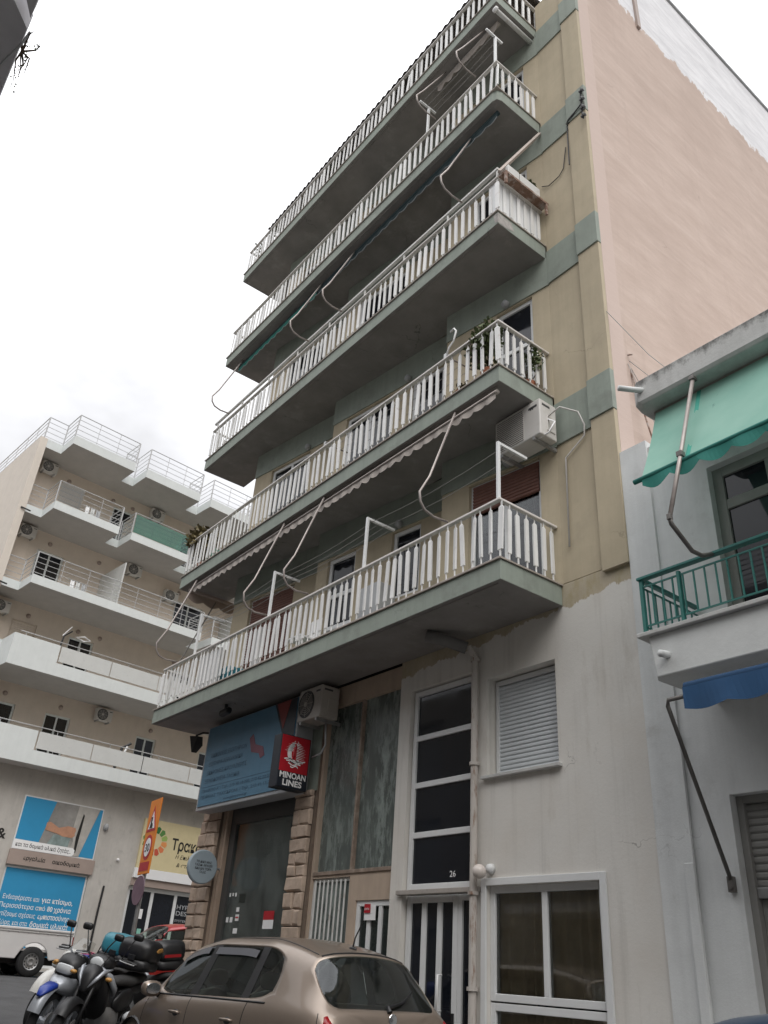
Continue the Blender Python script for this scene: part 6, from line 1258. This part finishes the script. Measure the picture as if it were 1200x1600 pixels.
    for s_ in (1, -1): mk('cable', MB().tube([(1.05, s_ * .2, 1.10), (1.2, s_ * .14, 1.12), (1.22, s_ * .07, .98), (1.1, s_ * .04, .8)], .006, 5), M_black, t)
    mk('side_stand', MB().cyl((.5, .12, .28), (.42, .30, .03), .012, n=6), M_black, t)
    return t
A_ = math.radians
motorcycle('trail_motorcycle', 'white trail motorcycle with pink tank graphics, leftmost of the parked bikes', (-6.95, -2.95), A_(-54), -.17, dict(main=M_bikewhite, tank=M_pink, guard=M_bikewhite, mg0=15, mg1=115, mgz=.12, spokes=18, spoke_r=.004, box=None, extra=((M_bikewhite, [(1.0, .18, .70, .01, .05), (1.12, .18, .76, .05, .20), (1.28, .14, .82, .04, .14), (1.36, .10, .84, .01, .05)]), (M_black, [(1.345, 0, .93, .05, .06), (1.375, 0, .93, .08, .05), (1.385, 0, .93, .07, .04)]))))
motorcycle('touring_motorcycle', 'silver and black touring motorcycle with TRANSALP lettering and blue front guard', (-5.52, -3.42), A_(-47), -.18, dict(main=M_silver, tank=M_bblue, fairing=M_black, lower=M_black, guard=M_silver, text='TRANSALP', mg0=10, mg1=120, mgz=.05, spokes=18, spoke_r=.004, tailc=M_black, box=M_teal, boxlabel='teal top box above the parked motorcycles', bx=.06, bz=.99, bw=1.05,
    extra=((M_bblue, [(1.52, .0, .72, .05, .02), (1.60, 0, .735, .085, .04), (1.75, 0, .69, .075, .035), (1.84, 0, .63, .03, .015)]), (M_silver, [(1.12, 0, .72, .14, .05), (1.24, 0, .74, .215, .12), (1.36, 0, .76, .19, .13), (1.50, 0, .74, .12, .08), (1.60, 0, .72, .05, .03)]), (M_silver, [(.74, .24, .55, .012, .03), (.85, .255, .56, .02, .045), (1.05, .262, .60, .02, .045), (1.16, .25, .63, .012, .03)]))))
motorcycle('black_scooter', 'black scooter with silver cowl strips parked nearest the champagne car', (-5.02, -3.30), A_(-46), -.13, dict(main=M_black, second=M_black, scooter=True, wr=.29, wf=.30, guard=M_black, mg0=30, mg1=160, spokes=10, spoke_r=.012, tailc=M_black, box=M_black, boxlabel='black top box with amber reflector on the black scooter', bx=-.02, bz=.96, bw=1.1, refl=M_amber,
    extra=((M_silver, [(1.12, .0, .98, .04, .03), (1.17, .0, .95, .14, .03), (1.20, 0, .92, .17, .022), (1.22, 0, .90, .10, .015)]), (M_amber, [(-.22, .255, 1.24, .004, .02), (-.16, .258, 1.25, .008, .035), (-.04, .258, 1.24, .008, .03), (.02, .255, 1.23, .004, .015)]))))
motorcycle('parked_scooter', 'dark scooter half hidden behind the champagne car bonnet', (-8.1, -1.28), A_(180), -.12, dict(main=M_black, second=M_black, scooter=True, wr=.29, wf=.30, guard=M_black, tailc=M_black, box=M_black, boxlabel='plain black top box beside the stone pillar, right of the amber one', bx=-.02, bz=.96, refl=M_redlens))

mk('sunshade', MB().prism([(-13.55, 1.10, 1.62), (-12.70, 1.10, 1.62), (-12.75, 1.42, 2.02), (-13.45, 1.42, 2.02)], (0, .01, .004)), mat('silver_sunshade', (.45, .50, .50), .5, var=.2, vs=6), None, org=(-13.1, 1.2, 1.6), label='pale folded sunshade behind the red car windscreen', cat='sunshade')
